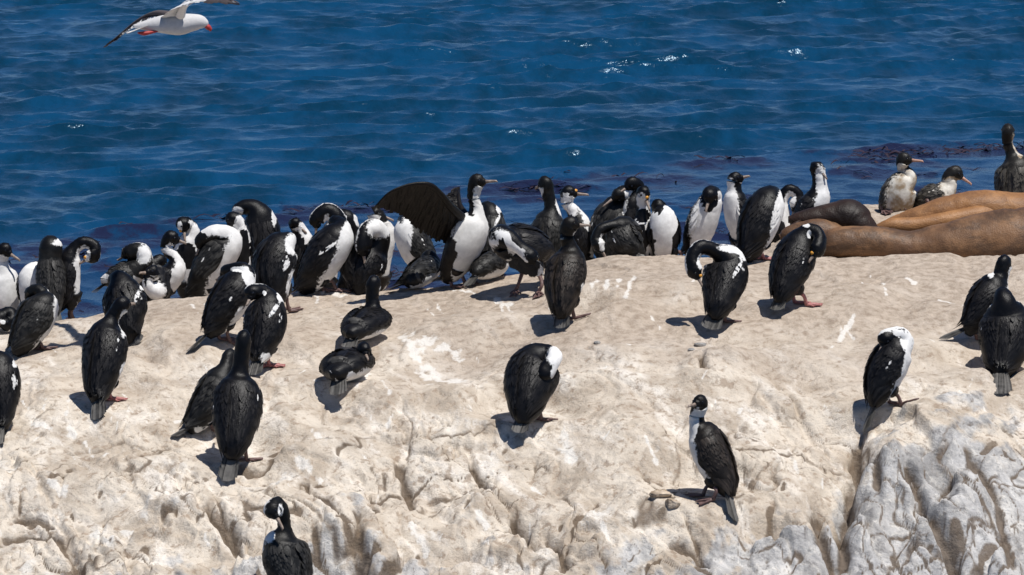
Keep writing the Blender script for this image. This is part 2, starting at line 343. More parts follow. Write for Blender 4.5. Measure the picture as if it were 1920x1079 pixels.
# ------------------------------------------------------------------ sea
def geo(a, b, n, s):
    g = np.geomspace(1, abs(b-a)/s+1, n)-1; return a + np.sign(b-a)*g*s
sx = np.concatenate([geo(-9.5, -4000, 26, .3)[:0:-1], np.arange(-9.5, 9.5, .042), geo(9.5, 4000, 26, .3)])
sy = np.concatenate([geo(36, -600, 24, .3)[:0:-1], np.arange(36, 84, .075), geo(84, 8000, 40, .2)])
SX, SY = np.meshgrid(sx, sy)
# floating weed line: the water inside it lies flatter
kedge = np.interp(SX, [-12, -4.75, -3.9, -1.4, .2, 2.5, 5.5, 9], [44, 47.2, 48.3, 50.8, 52.6, 54.6, 55.8, 58])
calm = sst(1.5, -1.5, SY-kedge + .8*noise(SX*.5, SY*.4))
weed = np.clip(sst(-.15, .45, fbm(SX*.55, SY*.55+8, 4, .6) + .25*sst(1.6, 0, np.abs(SY-kedge+.8))), 0, 1)*sst(.3, -.3, SY-kedge+.5*noise(SX, SY))*(SY < 70)
rw = np.random.default_rng(21); hgtw = np.zeros(SX.shape); ddx = np.zeros(SX.shape); ddy = np.zeros(SX.shape)
wxs = SX + .8*noise(SX*.16, SY*.16) + .22*noise(SX*.6, SY*.5); wys = SY + .8*noise(SX*.16+40, SY*.16) + .22*noise(SX*.6+70, SY*.5)
gust = .75 + .5*fbm(SX*.10+3, SY*.07, 3)
for k in range(96):
    lam = .20*(2.9/.20)**(rw.beta(1.1, 1.3)); th = rw.normal(-math.pi/2+.18, .34 + .24*(lam < .8))
    kx, ky = math.cos(th)*2*math.pi/lam, math.sin(th)*2*math.pi/lam
    st = .0108*(lam**.88)*(1.0 if lam < 1.4 else .8)
    ph = kx*wxs + ky*wys + rw.uniform(0, 6.28)
    env = np.clip(.6 + .9*noise(SX*.33/lam**.5 + k*7.7, SY*.28/lam**.5 - k*3.3), 0, 2)
    a = st*env*(1 - calm*(.55 if lam < 1.2 else .75))
    hgtw += a*np.cos(ph); ddx -= a*math.cos(th)*np.sin(ph); ddy -= a*math.sin(th)*np.sin(ph)
far = sst(100, 84, SY)*sst(34, 38, SY)*sst(12, 10, np.abs(SX))
hgtw *= gust; SZ = SEA + hgtw*far
foam = sst(.105, .150, hgtw)*sst(.1, .6, noise(SX*.9+5, SY*.7))*far
foam = np.maximum(foam, sst(.62, .8, noise(SX*2.2, SY*1.2))*.35*calm*sst(.2, .5, noise(SX*.4+9, SY*.5)))
t = NT('sea_water'); v = t.coord((1, .6, 1)); v2 = t.coord((1, .35, 1), (0, 0, .15))
n1 = t.noise(v, 3.2, 4, .6); n2 = t.noise(v, 9, 4, .6); n3 = t.noise(v2, 1.1, 5, .65)
fo = t.ramp(t.math('MULTIPLY_ADD', t.math('SUBTRACT', t.noise(v, 14, 4), .5), 1.6, t.attr('foam')), .80, 1.25)
wc = t.mix(t.ramp(n3, .35, .65), (.0015, .025, .055), (.0024, .045, .112))
wc = t.mix(t.math('MULTIPLY', t.attr('calm'), .6), wc, (.008, .030, .085))
wc = t.mix(t.math('MULTIPLY', t.ramp(t.math('MULTIPLY_ADD', t.math('SUBTRACT', t.noise(t.coord((1, .5, 1)), 5, 6, .7), .5), 2.2, t.attr('weed')), .25, .85), .85), wc, (.012, .010, .030))
M_SEA = t.set(color=t.mix(fo, wc, (.7, .72, .72)), rough=t.mix(fo, (.21,)*3, (.7,)*3), ior=1.333, spec=.5, normal=t.bump(t.math('MULTIPLY_ADD', n2, .40, n1), .6, .075))
t.b.inputs['Specular Tint'].default_value = (.55, .80, 1, 1)
nx, ny = len(sx), len(sy); idx = np.arange(nx*ny).reshape(ny, nx)
Q = np.stack([idx[:-1, :-1], idx[:-1, 1:], idx[1:, 1:], idx[1:, :-1]], -1).reshape(-1, 4)
sea = mesh_obj('sea', np.stack([SX + .9*ddx*far, SY + .9*ddy*far, SZ], -1).reshape(-1, 3), Q, M_SEA, attrs=dict(foam=foam.ravel(), calm=calm.ravel(), weed=weed.ravel()))
tag(sea, 'choppy deep blue sea', kind='structure')
# floating kelp
def seaz(x, y):
    i = np.clip(np.searchsorted(sx, x)-1, 0, len(sx)-1); j = np.clip(np.searchsorted(sy, y)-1, 0, len(sy)-1); return SZ[j, i]
rk = np.random.default_rng(5); KV, KF = [], []; KR = []
N = 46000; kx = rk.uniform(-7, 8, N); ky = rk.uniform(40, 59, N)
ke = np.interp(kx, [-12, -4.75, -3.9, -1.4, .2, 2.5, 5.5, 9], [44, 47.2, 48.3, 50.8, 52.6, 54.6, 55.8, 58])
dens = fbm(kx*.55, ky*.55+8, 4, .6) + .6*fbm(kx*3, ky*2, 2) + .22*sst(1.6, 0, np.abs(ky-ke+.8))
keep = (ky < ke+.35*noise(kx, ky)) & (dens > .62 + rk.uniform(-.15, 1.1, N))
for x, y in zip(kx[keep], ky[keep]):
    a = rk.normal(.0, .55) + (math.pi if rk.random() < .5 else 0); L = rk.uniform(.07, .24); wd = rk.uniform(.008, .026); b0 = len(KV); bend = rk.normal(0, .6); zz = seaz(x, y); up = rk.random() < .12
    px_, py_ = x, y; rr = rk.random()
    for k in range(5):
        s = k/4; aa = a + bend*s; hw = wd*(.45, 1, 1, .8, .15)[k]
        z = zz + .012 + (.05*math.sin(s*3.0) if up else .012*math.sin(s*6+rr*6))
        KV += [(px_-hw*math.sin(aa), py_+hw*math.cos(aa), z), (px_+hw*math.sin(aa), py_-hw*math.cos(aa), z+.006)]; KR += [rr, rr]
        if k: KF.append((b0+2*k-2, b0+2*k-1, b0+2*k+1, b0+2*k))
        px_ += L/4*math.cos(aa); py_ += L/4*math.sin(aa)
t = NT('kelp_frond'); v = t.coord()
M_KELP = t.set(color=t.mix(t.attr('fr'), (.010, .008, .018), (.040, .022, .026)), rough=.35, normal=t.bump(t.noise(v, 60, 3), .4, .004))
tag(mesh_obj('floating_kelp', KV, np.array(KF), M_KELP, attrs=dict(fr=KR)), 'brown and purple kelp fronds floating on the water behind the rock', 'kelp', kind='stuff')

# ------------------------------------------------------------------ tube sweep
def catmull(P, n):
    P = np.asarray(P, float); Pp = np.vstack([2*P[0]-P[1], P, 2*P[-1]-P[-2]]); out = []; par = []
    for k in range(len(P)-1):
        p0, p1, p2, p3 = Pp[k], Pp[k+1], Pp[k+2], Pp[k+3]
        for t in np.linspace(0, 1, n, endpoint=False):
            out.append(.5*((2*p1) + (-p0+p2)*t + (2*p0-5*p1+4*p2-p3)*t*t + (-p0+3*p1-3*p2+p3)*t**3)); par.append(k+t)
    out.append(P[-1]); par.append(len(P)-1.); return np.array(out), np.array(par)
def frames(C, d0):
    T = nrm(np.gradient(C, axis=0)); D = np.zeros_like(T); d = np.asarray(d0, float)
    for i in range(len(C)):
        d = d - T[i]*(d@T[i]); d = d/np.linalg.norm(d); D[i] = d
    return T, D, np.cross(T, D)
def tube(C, D, L, rx, ry, nseg, cap=True):
    th = np.linspace(0, 2*np.pi, nseg, endpoint=False)
    V = C[:, None] + D[:, None]*(np.cos(th)[None, :, None]*ry[:, None, None]) + L[:, None]*(np.sin(th)[None, :, None]*rx[:, None, None])
    n = len(C); Fc = [(i*nseg+j, i*nseg+(j+1) % nseg, (i+1)*nseg+(j+1) % nseg, (i+1)*nseg+j) for i in range(n-1) for j in range(nseg)]
    V = V.reshape(-1, 3)
    if cap:
        V = np.vstack([V, C[0], C[-1]]); a, b = n*nseg, n*nseg+1
        Fc += [(a, (j+1) % nseg, j) for j in range(nseg)] + [(b, (n-1)*nseg+j, (n-1)*nseg+(j+1) % nseg) for j in range(nseg)]
    return V, Fc, th
def limb(pts, rad, nseg=8, n=4, d0=(0, 1, .01)):
    C, _ = catmull(pts, n); r = np.interp(np.linspace(0, 1, len(C)), np.linspace(0, 1, len(rad)), rad)
    T, D, L = frames(C, d0); V, Fc, _ = tube(C, D, L, r, r, nseg); return V, Fc
class Acc:
    def __init__(s): s.V = []; s.F = []; s.A = {}; s.n = 0
    def add(s, V, Fc, **at):
        s.V.append(np.asarray(V, float)); s.F += [tuple(i+s.n for i in f) for f in Fc]; n = len(V); s.n += n
        for k, a in at.items(): s.A.setdefault(k, []).append(np.broadcast_to(np.asarray(a, float), (n,)))
    def obj(s, name, mat, parent, org):
        return mesh_obj(name, np.vstack(s.V), s.F, mat, parent, org, {k: np.concatenate(a) for k, a in s.A.items()})
def blades(B, T, Wv, wd, prof=(.55, 1, .95, .7, .12), lift=None, curve=0.):
    """feather blades: base B, tip T, width direction Wv, half width wd"""
    m = len(prof); s = np.linspace(0, 1, m)
    C = B[:, None] + (T-B)[:, None]*s[None, :, None]
    Nn = nrm(np.cross(T-B, Wv)); L = np.linalg.norm(T-B, axis=1)
    C = C + Nn[:, None]*(curve*L[:, None]*np.sin(s*np.pi)[None])[..., None]
    hw = wd[:, None]*np.array(prof)[None]
    V = np.stack([C - Wv[:, None]*hw[..., None], C + Nn[:, None]*(hw*.18)[..., None], C + Wv[:, None]*hw[..., None]], 2)
    n = len(B); Fc = []
    for f in range(n):
        o = f*m*3
        for k in range(m-1):
            for q in range(2): Fc.append((o+k*3+q, o+k*3+q+1, o+(k+1)*3+q+1, o+(k+1)*3+q))
    return V.reshape(-1, 3), Fc, m*3

def spread_wing(acc, lead, trail, n, mask_fn, side=1., cov=.42, hw=.5, rr=random, nrm_hint=(0, -1, .2), thick=.011, ragged=0.):
    """open wing between a leading and a trailing edge: remiges, two rows of coverts and the arm"""
    ld, _ = catmull(lead, 10); tr, _ = catmull(trail, 10)
    def res(C, k):
        s = np.concatenate([[0], np.cumsum(np.linalg.norm(np.diff(C, axis=0), axis=1))]); s /= s[-1]
        return np.stack([np.interp(np.linspace(0, 1, k), s, C[:, i]) for i in range(3)], 1)
    A, Bt = res(ld, n), res(tr, n); hint = nrm(nrm_hint)
    for row, (f0, f1, off) in enumerate(((.05, 1., 0.), (.03, .60, .004), (.0, .36, .007))):
        p = A + (Bt-A)*f0 + hint*off; q = A + (Bt-A)*f1 + hint*off
        q = q + np.array([[rr.gauss(0, .0025) for _ in range(3)] for _ in range(n)])
        Wv = nrm(np.gradient(p + q, axis=0))
        if row == 0 and ragged: q = q + nrm(q-p)*np.array([rr.uniform(-.6, 1.6)*ragged for _ in range(n)])[:, None]
        sp = np.linalg.norm(np.gradient((p+q)/2, axis=0), axis=1)
        V, Fc, m = blades(p, q, Wv, sp*hw*2.0 + .002, (.8, 1, 1, .95, .45))
        acc.add(V, Fc, mask=np.repeat([mask_fn(k/(n-1), row) for k in range(n)], m), fr=np.repeat([rr.uniform(.1, .6) for _ in range(n)], m))
    C, D0 = ld, None
    r = np.interp(np.linspace(0, 1, len(ld)), [0, .3, .6, 1], [.026, thick*1.5, thick, .004])
    T, D, L = frames(ld, hint); V, Fc, _ = tube(ld, D, L, r, r*.8, 8); acc.add(V, Fc, mask=mask_fn(.2, 3), fr=.3)

# ------------------------------------------------------------------ cormorants
GROUP = 'cormorants gathered on the rock'
def inpatch(V, N, patches):
    out = np.full(len(V), -9.)
    if not patches: return out
    px, py = project(V); view = nrm(np.array([0, 0, HC])-V); fac = (N*view).sum(1) > -.15
    for p in patches:
        x, y, a, b = p[:4]; an = R(p[4]) if len(p) > 4 else 0
        dx, dy = px-x, py-y; u = dx*math.cos(an)+dy*math.sin(an); v = -dx*math.sin(an)+dy*math.cos(an)
        q = 1 - np.hypot(u/a, v/b); out = np.where(fac, np.maximum(out, q*1.4), out)
    return out
def cormorant(label, f, Rp, B, S, N, Hd, K, w, face, T=None, wp=(), bp=(), mat=None, back=False, Y=None, sit=False, tw=30, bar=True, legs=True, leg_mat=None, bill_mat=None, car=False, white=1., wing=True, hr=1., nr=1., nb=1., nw=1., toe=None, flat=1., extra=None):
    rr = random.Random(label); g = np.random.default_rng(sum(ord(c)*(k+1) for k, c in enumerate(label)) % 100003)
    mat = mat or M_BLACK
    f = f if isinstance(f, list) else [f]
    if Y is None: Y = hit_back(*f[0], ground) if back else (hit_base(*f[0], ground) or 27.9)
    pt = lambda p: W(p[0], p[1], Y + (p[2] if len(p) > 2 else 0))
    m = Y/F
    fv = np.array([math.sin(R(face)), math.cos(R(face)), 0])
    Rw, Bw, Sw, Hw, Kw = map(pt, (Rp, B, S, Hd, K)); Nw = [pt(p) for p in N]
    wr = w*m/2*.95
    if T and not back:
        Yt = hit_base(T[0], T[1], ground)
        if Yt: T = (T[0], T[1], min(T[2], Yt-.02-Y) if abs(Yt-Y) < .6 else T[2])
    tl = pt(T) if T else Rw - fv*.10 + np.array([0, 0, -.08])
    tdir = nrm(Rw - tl)
    hk = nrm(Kw-Hw)
    ctr = [Rw - nrm(Bw-Rw)*wr*.62, Rw, Bw, Sw] + Nw + [Hw, Hw + hk*.034, Hw + hk*.050]
    nn = len(Nw)
    nrad = list(np.linspace(.044*nb, .036, nn)*nr) if nn > 1 else [.043*nr]*nn
    rad = [wr*.18, wr*.62, wr*.98, wr*.90] + nrad + [.041*hr, .024*hr, .012*hr]
    NP = 7
    C, par = catmull(ctr, NP); rc, _ = catmull(np.array(rad)[:, None], NP); r = np.maximum(rc[:, 0], .006)
    r[par < 1] = np.minimum(r[par < 1], wr*.62); r = np.minimum(r, wr*1.03)
    d0 = -fv*.8 + np.array([0, 0, .6])
    # frames start at the belly so that the back faces away from the chest
    T0 = nrm(np.gradient(C, axis=0)); i0 = int(np.argmin(np.abs(par-2)))
    dd = d0 - T0[i0]*(d0@T0[i0])
    Tf, Df, _ = frames(C[i0:], dd); Tb, Db, _ = frames(C[i0::-1], dd)
    D = np.vstack([Db[:0:-1], Df]); Tn = nrm(np.gradient(C, axis=0)); L = nrm(np.cross(Tn, D))
    # turn the head level when the bill is held out
    hz = 1-abs(hk[2]); upv = np.array([0, 0, 1.])
    for i in range(len(C)):
        s = np.clip((par[i]-3.3)/(nn+.7), 0, 1)*np.clip((hz-.25)*2.5, 0, 1)
        if s > 0:
            u = upv - Tn[i]*(upv@Tn[i]); q = D[i]*(1-s) + nrm(u)*s*(np.linalg.norm(u) > .2); D[i] = nrm(q - Tn[i]*(q@Tn[i])); L[i] = np.cross(Tn[i], D[i])
    asp = np.interp(par, [0, 2, 3, 3+nn*.5, 4+nn, 5+nn], [1, .88, .90, 1.0, 1.12, 1.1]); rx = r*np.interp(par, [0, 3, 4, 3+nn, 4+nn], [1, 1, 1, 1, .92]); ry = r*asp*np.interp(par, [0, 1, 3, 3.6], [1, flat, flat, 1])
    NS = 22
    V, Fc, th = tube(C, D, L, rx, ry, NS)
    tv = np.abs(np.abs(th)-np.pi)                     # angle away from the middle of the belly
    uu = np.repeat(par, NS); ta = np.tile(tv, len(C))
    wa = np.interp(uu, [0, .6, 1.2, 2, 3, 3.6, 3.2+nn, 3.6+nn, 4.15+nn, 4.5+nn], [.1, .4, 1.1, 1.45, 1.45, 1.2, 1.05, 1.25, .75, -.5])*white
    wa = wa*np.interp(uu, [2.9, 3.3], [1, nw]); mask = np.concatenate([(wa-ta)*1.2, [-1, -1]])
    Cc = np.vstack([np.repeat(C, NS, axis=0), C[0], C[-1]]); Nv = nrm(V-Cc)
    so_ = g.uniform(0, 99); V = V + Nv*(.0035*fbm(np.append(uu, [0, 9])*9+so_, np.append(np.tile(np.sin(th)*3, len(C)), [0, 0])+so_, 3))[:, None]
    mask = np.maximum(mask, inpatch(V, Nv, wp)); bq = inpatch(V, Nv, bp); mask = np.where(bq > 0, -1, mask)
    acc = Acc(); acc.add(V, Fc, mask=mask, fr=np.concatenate([np.interp(uu, [0, 2.5, 3.3, 3.8], [.15, .15, .05, -.12]), [0, 0]]))
    # lookup table of the trunk for laying feathers on it
    tb = (par >= 1) & (par <= 3.6); tp = (par[tb]-1)/2; TC, TD, TL, TX, TY = C[tb], D[tb], L[tb], rx[tb], ry[tb]; Lb = np.linalg.norm(Sw-Rw)
    def P(u, th, off):
        uc = np.clip(u, 0, tp[-1]); I = lambda A: np.stack([np.interp(uc, tp, A[:, k]) for k in range(3)], -1)
        c, d, l = I(TC), I(TD), I(TL); x = np.interp(uc, tp, TX); y = np.interp(uc, tp, TY)
        ex = np.minimum(u, 0); sc = np.clip(1+2.2*ex, .3, 1); c = c + tdir*(ex*Lb)[..., None]
        return c + l*(np.sin(th)*(x*sc+off))[..., None] + d*(np.cos(th)*(y*sc+off))[..., None]
    def lay(a, u0, th0, lu, dth, wd, o0, o1, mk, fr):
        n = len(u0); s = np.linspace(0, 1, 5)[None]; prof = np.array([.6, 1, 1, .75, .15])[None]
        U = u0[:, None]-lu[:, None]*s; TH = th0[:, None]+dth[:, None]*s; O = o0+(o1[:, None]-o0)*s
        hw = wd[:, None]*prof/np.maximum(wr*.9, .03)
        VV = np.stack([P(U, TH-hw, O-.0005), P(U, TH, O+.0008), P(U, TH+hw, O-.0005)], 2).reshape(-1, 3)
        Fc = [(o+k*3+q, o+k*3+q+1, o+k*3+q+4, o+k*3+q+3) for o in range(0, n*15, 15) for k in range(4) for q in range(2)]
        cen = VV.reshape(n, 15, 3)[:, 7]; cc = np.stack([np.interp(np.clip(u0-lu*.5, 0, tp[-1]), tp, TC[:, k]) for k in range(3)], -1)
        NNv = nrm(cen-cc); NN15 = np.repeat(NNv, 15, 0); mm = np.maximum(np.repeat(mk, 15), inpatch(VV, NN15, wp)); mm = np.where(inpatch(VV, NN15, bp) > 0, -1, mm)
        a.add(VV, Fc, mask=mm, fr=np.repeat(fr, 15))
    root = empty('cormorant', (0, 0, 0), label, 'cormorant', GROUP)
    # feet first: they give the base of the bird
    lat = nrm(np.cross(fv, upv))
    if sit: fp = []
    else:
        f1 = W(f[0][0], f[0][1], Y); f1[2] = ground(f1[0], f1[1])
        if len(f) > 1:
            Y2 = hit_base(*f[1], ground) or Y; f2 = W(*f[1], Y2 if abs(Y2-Y) < .3 else Y)
        else: sgn = 1 if ((Bw-f1)@lat) > 0 else -1; f2 = f1 + lat*.10*sgn
        f2[2] = ground(f2[0], f2[1]); fp = [f1, f2]
    org = (fp[0]+fp[1])/2 if fp else np.array([Bw[0], Bw[1], float(ground(Bw[0], Bw[1]))])
    root.location = org
    # mantle
    bf = Acc(); un, tn = np.meshgrid(np.arange(1.10, .0, -.055), np.linspace(-.75, .75, 11)); un = un.ravel()+g.normal(0, .02, un.size); tn = tn.ravel()+g.normal(0, .05, tn.size)
    n = len(un); lay(bf, un, tn, np.full(n, .19)+g.uniform(0, .08, n), g.normal(0, .05, n), np.full(n, .0078), -.003, g.uniform(.0003, .0017, n), np.full(n, -1.), g.uniform(.0, .75, n))
    for s in (-1, 1):
        if not wing or (isinstance(wing, int) and wing not in (True, 2) and s == wing): continue
        a = Acc(); us = np.linspace(.99, -.10, 15); q = np.linspace(0, 1, 7)
        ti = np.interp(us, [-.1, 0, .5, 1], [.12, .18, .32, .50]); to = np.interp(us, [-.1, -.02, .2, .55, .8, .92, 1], [.42, .95, 1.55, 1.98, 1.9, 1.6, 1.0])
        U = np.repeat(us[:, None], 7, 1); TH = ti[:, None] + (to-ti)[:, None]*q[None]
        O = (.004 + .009*np.sin(q*np.pi)[None]*np.interp(us, [-.1, .1, .7, 1], [.3, .8, 1, .1])[:, None])
        VV = P(U, TH*s, O).reshape(-1, 3); Fc = [(i*7+j, i*7+j+1, (i+1)*7+j+1, (i+1)*7+j) for i in range(14) for j in range(6)]
        cc = np.stack([np.interp(np.clip(U.ravel(), 0, tp[-1]), tp, TC[:, k]) for k in range(3)], -1)
        a.add(VV, Fc, mask=np.maximum(-1., inpatch(VV, nrm(VV-cc), wp)), fr=.2)
        def row(u0, t0, t1, n, lu, dth, wd, o1, bw=False):
            un = np.full(n, u0) if np.isscalar(u0) else np.linspace(u0[0], u0[1], n); tt = np.linspace(t0, t1, n) + g.normal(0, .03, n); un = un + g.normal(0, .015, n)
            mk = np.full(n, -1.)
            if bw and bar: mk = np.where((np.abs(tt-1.12) < .085), g.uniform(-.55, .30, n), mk)
            lay(a, un, tt*s, np.full(n, lu)*g.uniform(.85, 1.15, n), (np.full(n, dth)*np.linspace(.5, 1.3, n))*s, np.full(n, wd), .003, g.uniform(.0118, .0140, n)+o1*.3, mk, g.uniform(.0, .8, n))
        row((.50, .16), .85, 1.75, 15, .46, -.62, .009, -.004)
        row((.34, .10), .35, .9, 8, .32, -.2, .010, -.002)
        row(.60, .40, 1.85, 18, .32, -.22, .0095, .0)
        row(.70, .42, 1.87, 18, .27, -.15, .009, .001)
        row(.79, .45, 1.85, 19, .24, -.12, .0085, .002, True)
        row(.88, .50, 1.75, 18, .22, -.08, .008, .003, True)
        row(.97, .52, 1.50, 15, .19, -.06, .008, .003)
        row((.95, .20), .30, .42, 13, .24, -.05, .011, .005)
        a.obj('wing', mat, root, org)
    bf.obj('back_feathers', mat, root, org)
    # tail fan
    ta_ = Acc(); n = 12; q = np.linspace(-1, 1, n); tax = nrm(tl-Rw); dl = D[int(np.argmin(np.abs(par-1)))]; side = nrm(np.cross(tax, dl)); lt = np.linalg.norm(tl-Rw); wtm = tw*m/2
    bb = Rw + np.outer(q, side)*wtm*.35 + tax*(-.03); tt = tl + np.outer(q, side)*wtm*.92 - np.outer(np.abs(q)**2, tax)*lt*.16 + np.outer(1-np.abs(q), nrm(np.cross(side, tax)))*.012
    VV, Fc, mm = blades(bb, tt, np.repeat(side[None], n, 0), np.full(n, wtm*.16), (.5, .8, 1, 1, .55))
    tm = np.full((n, 5, 3), -1.); tm[:, 1, 1] = g.uniform(-.4, .35, n); tm[:, 2, 1] = g.uniform(-.9, -.05, n)
    ta_.add(VV, Fc, mask=tm.ravel(), fr=np.repeat(g.uniform(.1, 1.0, n), mm))
    V2, F2 = limb([Rw+tax*-.05, Rw+tax*.02, Rw+tax*.06], [wr*.5, wtm*.55, .006], 10); ta_.add(V2, F2, mask=-1., fr=.2)
    ta_.obj('tail', M_TAIL, root, org)
    # thighs and legs
    lm = leg_mat or M_LEGD
    if not sit:
        i1 = int(np.argmin(np.abs(par-1.45)))
        for k, fpos in enumerate(fp):
            hs = 1 if ((fpos-Bw)@L[i1]) > ((fp[1-k]-Bw)@L[i1]) else -1
            hip = C[i1] + L[i1]*hs*rx[i1]*.42 - D[i1]*ry[i1]*.45; ank = fpos + np.array([0, 0, .055]) - fv*.018
            mid = hip*.35 + ank*.65
            Vt, Ft = limb([hip, hip*.6+ank*.4, mid], [.046, .036, .016], 10); acc.add(Vt, Ft, mask=-1., fr=.15)
            if legs:
                Vl, Fl = limb([mid, ank, fpos+np.array([0, 0, .012])], [.012, .009, .011], 8)
                lo = mesh_obj('leg', Vl, Fl, lm, root, org)
                td = np.array([math.sin(R(toe if toe is not None else face)), math.cos(R(toe if toe is not None else face)), 0.])
                sd = np.array([td[1], -td[0], 0.]); a = Acc(); tips = []
                for an, ln in ((-.40, .070), (0, .088), (.38, .084), (.75, .045)):
                    tip = fpos + (td*math.cos(an)+sd*math.sin(an))*ln; tip[2] = max(ground(tip[0], tip[1])+.005, fpos[2]-.04); tips.append(tip)
                    Vq, Fq = limb([fpos+np.array([0, 0, .012]), (fpos+tip)/2+np.array([0, 0, .010]), tip+np.array([0, 0, .004])], [.009, .0065, .004], 6, 3); a.add(Vq, Fq)
                wb = [fpos+np.array([0, 0, .010])] + [t_+np.array([0, 0, .004]) for t_ in tips]
                wb += [(wb[i]+wb[i+1])/2 + (wb[0]-(wb[i]+wb[i+1])/2)*.12 for i in (1, 2, 3)]
                a.add(wb, [(0, 1, 5), (0, 5, 2), (0, 2, 6), (0, 6, 3), (0, 3, 7), (0, 7, 4)]); a.obj('webbed_foot', lm, lo, org)
    if extra: extra(locals())
    acc.obj('body', mat, root, org)
    # bill, eyes
    hb = Hw + hk*.042; hd = D[-1]; hl = np.cross(hk, hd); bl = float(np.clip(np.linalg.norm(Kw-Hw)-.042, .048, .075))
    cb = np.array([hb - hk*.008, hb + hk*bl*.35, hb + hk*bl*.75, hb + hk*bl*.93 - hd*.001, hb + hk*bl - hd*.007]); rb = np.array([.0125, .0085, .0068, .006, .0025])*hr
    Vb, Fb, _ = tube(cb, np.repeat(hd[None], 5, 0), np.repeat(hl[None], 5, 0), rb*.85, rb, 10); mesh_obj('bill', Vb, Fb, bill_mat or M_BILL, root, org)
    for s in (-1, 1):
        e = Hw + hk*.020 + hl*s*.029*hr + hd*.012
        Ve, Fe = limb([e-hl*s*.006, e, e+hl*s*.0045], [.006, .0075, .002], 8, 2, hd); mesh_obj('eye', Ve, Fe, M_EYE, root, org)
    if car:
        e = hb - hk*.002 + hd*.012*hr; Vc, Fc = limb([e-hk*.010-hl*.008, e+hd*.006, e-hk*.010+hl*.008], [.007, .011, .007], 8, 3, hk); mesh_obj('caruncle', Vc, Fc, M_CAR, root, org)
    return root

C_ = cormorant
# --- front birds
C_('cormorant seen from behind, neck straight up, standing in front of a crouching bird', [(462, 868), (430, 866)], (438, 838, -.12), (444, 778, -.02), (447, 726, .05), [(449, 700, .07), (453, 668, .08)], (457, 636, .09), (457, 626, .2), 94, 5, (424, 904, -.2), tw=38, toe=70, leg_mat=M_LEGD, nr=1.12)
C_('lone cormorant facing left with white throat and chest on lower right slope', [(1318, 934), (1337, 942)], (1362, 912, -.05), (1339, 865, 0), (1320, 818, .02), [(1308, 797, .02), (1307, 778, .02)], (1313, 757, 0), (1290, 762, -.09), 82, -62, (1378, 980, -.10), tw=32, mat=M_BROWN, bar=False, wp=[(1299, 800, 10, 36, 12), (1298, 870, 10, 40)], toe=-80)
C_('hunched cormorant with white nape and head tucked into its back, middle of bare rock', [(1015, 792), (985, 790)], (985, 770, -.12), (995, 718, -.02), (1010, 680, .05), [(1034, 664, .03), (1040, 672, -.05)], (1022, 700, -.10), (1008, 742, -.11), 104, 20, (972, 814, -.2), tw=34, wp=[(1042, 666, 17, 20, 20)], toe=75)
C_('cormorant preening its shoulder at the bottom edge, legs out of frame', (545, 1135), (556, 1112, -.05), (541, 1062, 0), (530, 1018, .02), [(533, 992, .02), (530, 960, .01), (520, 943, 0)], (511, 956, -.05), (534, 998, -.11), 92, -25, (572, 1165, -.1), mat=M_GREYB, bar=False, wp=[(526, 957, 5, 12), (505, 1004, 11, 15)], nr=.85)
C_('cormorant looking right, white throat, standing alone beside the left shadow', [(208, 752), (180, 752)], (184, 735, -.10), (196, 674, -.02), (201, 626, .05), [(208, 602, .07), (217, 586, .08)], (230, 572, .08), (248, 570, .13), 86, 28, (185, 788, -.18), tw=34, wp=[(235, 610, 7, 24, 10), (232, 700, 8, 22, 12)], leg_mat=M_LEG, toe=80)
C_('black cormorant cut off by the left edge, white shoulder spots', (5, 808), (0, 790, -.06), (-3, 738, 0), (-4, 688, .05), [(-14, 670, .07)], (-26, 676, .10), (-34, 690, .12), 82, 5, (-8, 838, -.15), wp=[(28, 682, 5, 8), (27, 716, 3, 16)])
C_('cormorant with bowed head and long slanting tail, left of centre group', [(432, 645), (412, 640)], (402, 612, -.03), (426, 572, 0), (451, 532, .03), [(464, 515, .05), (454, 504, .07)], (428, 510, .12), (410, 522, .14), 84, 58, (352, 662, -.06), tw=20, wp=[(466, 522, 10, 22, -25), (446, 600, 8, 26, 15), (450, 505, 18, 5)], leg_mat=M_LEGD)
C_('cormorant preening with head folded left, pink feet, behind the upright bird', [(505, 690), (480, 690)], (486, 664, -.06), (496, 618, 0), (500, 572, .05), [(492, 548, .06)], (474, 548, .02), (463, 572, -.03), 80, 18, (476, 706, -.12), wp=[(527, 556, 8, 11), (496, 550, 4, 5), (498, 672, 12, 10), (515, 580, 4, 20, 35)], leg_mat=M_LEG, toe=70)
C_('hunched cormorant with broad white nape above the pink-footed preening bird', [(543, 588), (520, 586)], (516, 555, -.05), (513, 507, 0), (526, 466, .05), [(541, 450, .08)], (533, 456, .15), (520, 470, .18), 86, 38, (496, 588, -.1), wp=[(547, 458, 13, 21), (545, 530, 7, 26, 12), (538, 497, 4, 14, 30)])
C_('cormorant lying on its belly with upright neck and tail towards the viewer', (688, 640), (665, 622, -.15), (684, 609, 0), (697, 596, .12), [(699, 574, .14), (698, 552, .15)], (701, 532, .16), (706, 518, .24), 90, 20, (652, 654, -.24), sit=True, tw=32, flat=.70, wp=[(714, 552, 3, 14)], bar=False)
C_('cormorant resting on its belly, blue-grey head tucked right, below the upright-necked one', (648, 718), (636, 697, -.12), (648, 687, 0), (660, 684, .10), [(678, 682, .08)], (682, 659, .0), (690, 674, -.08), 104, 22, (633, 743, -.25), sit=True, tw=36, flat=.68, bar=False, wp=[(617, 706, 6, 10), (660, 706, 9, 9)], hr=1.1)
C_('cormorant mostly hidden behind the upright bird, thin tail pointing left', (400, 812), (366, 794, -.03), (394, 752, .0), (414, 712, .03), [(424, 690, .05)], (431, 670, .09), (437, 662, .14), 74, 50, (322, 821, -.06), tw=22, mat=M_GREYB, wp=[(372, 806, 8, 7)])
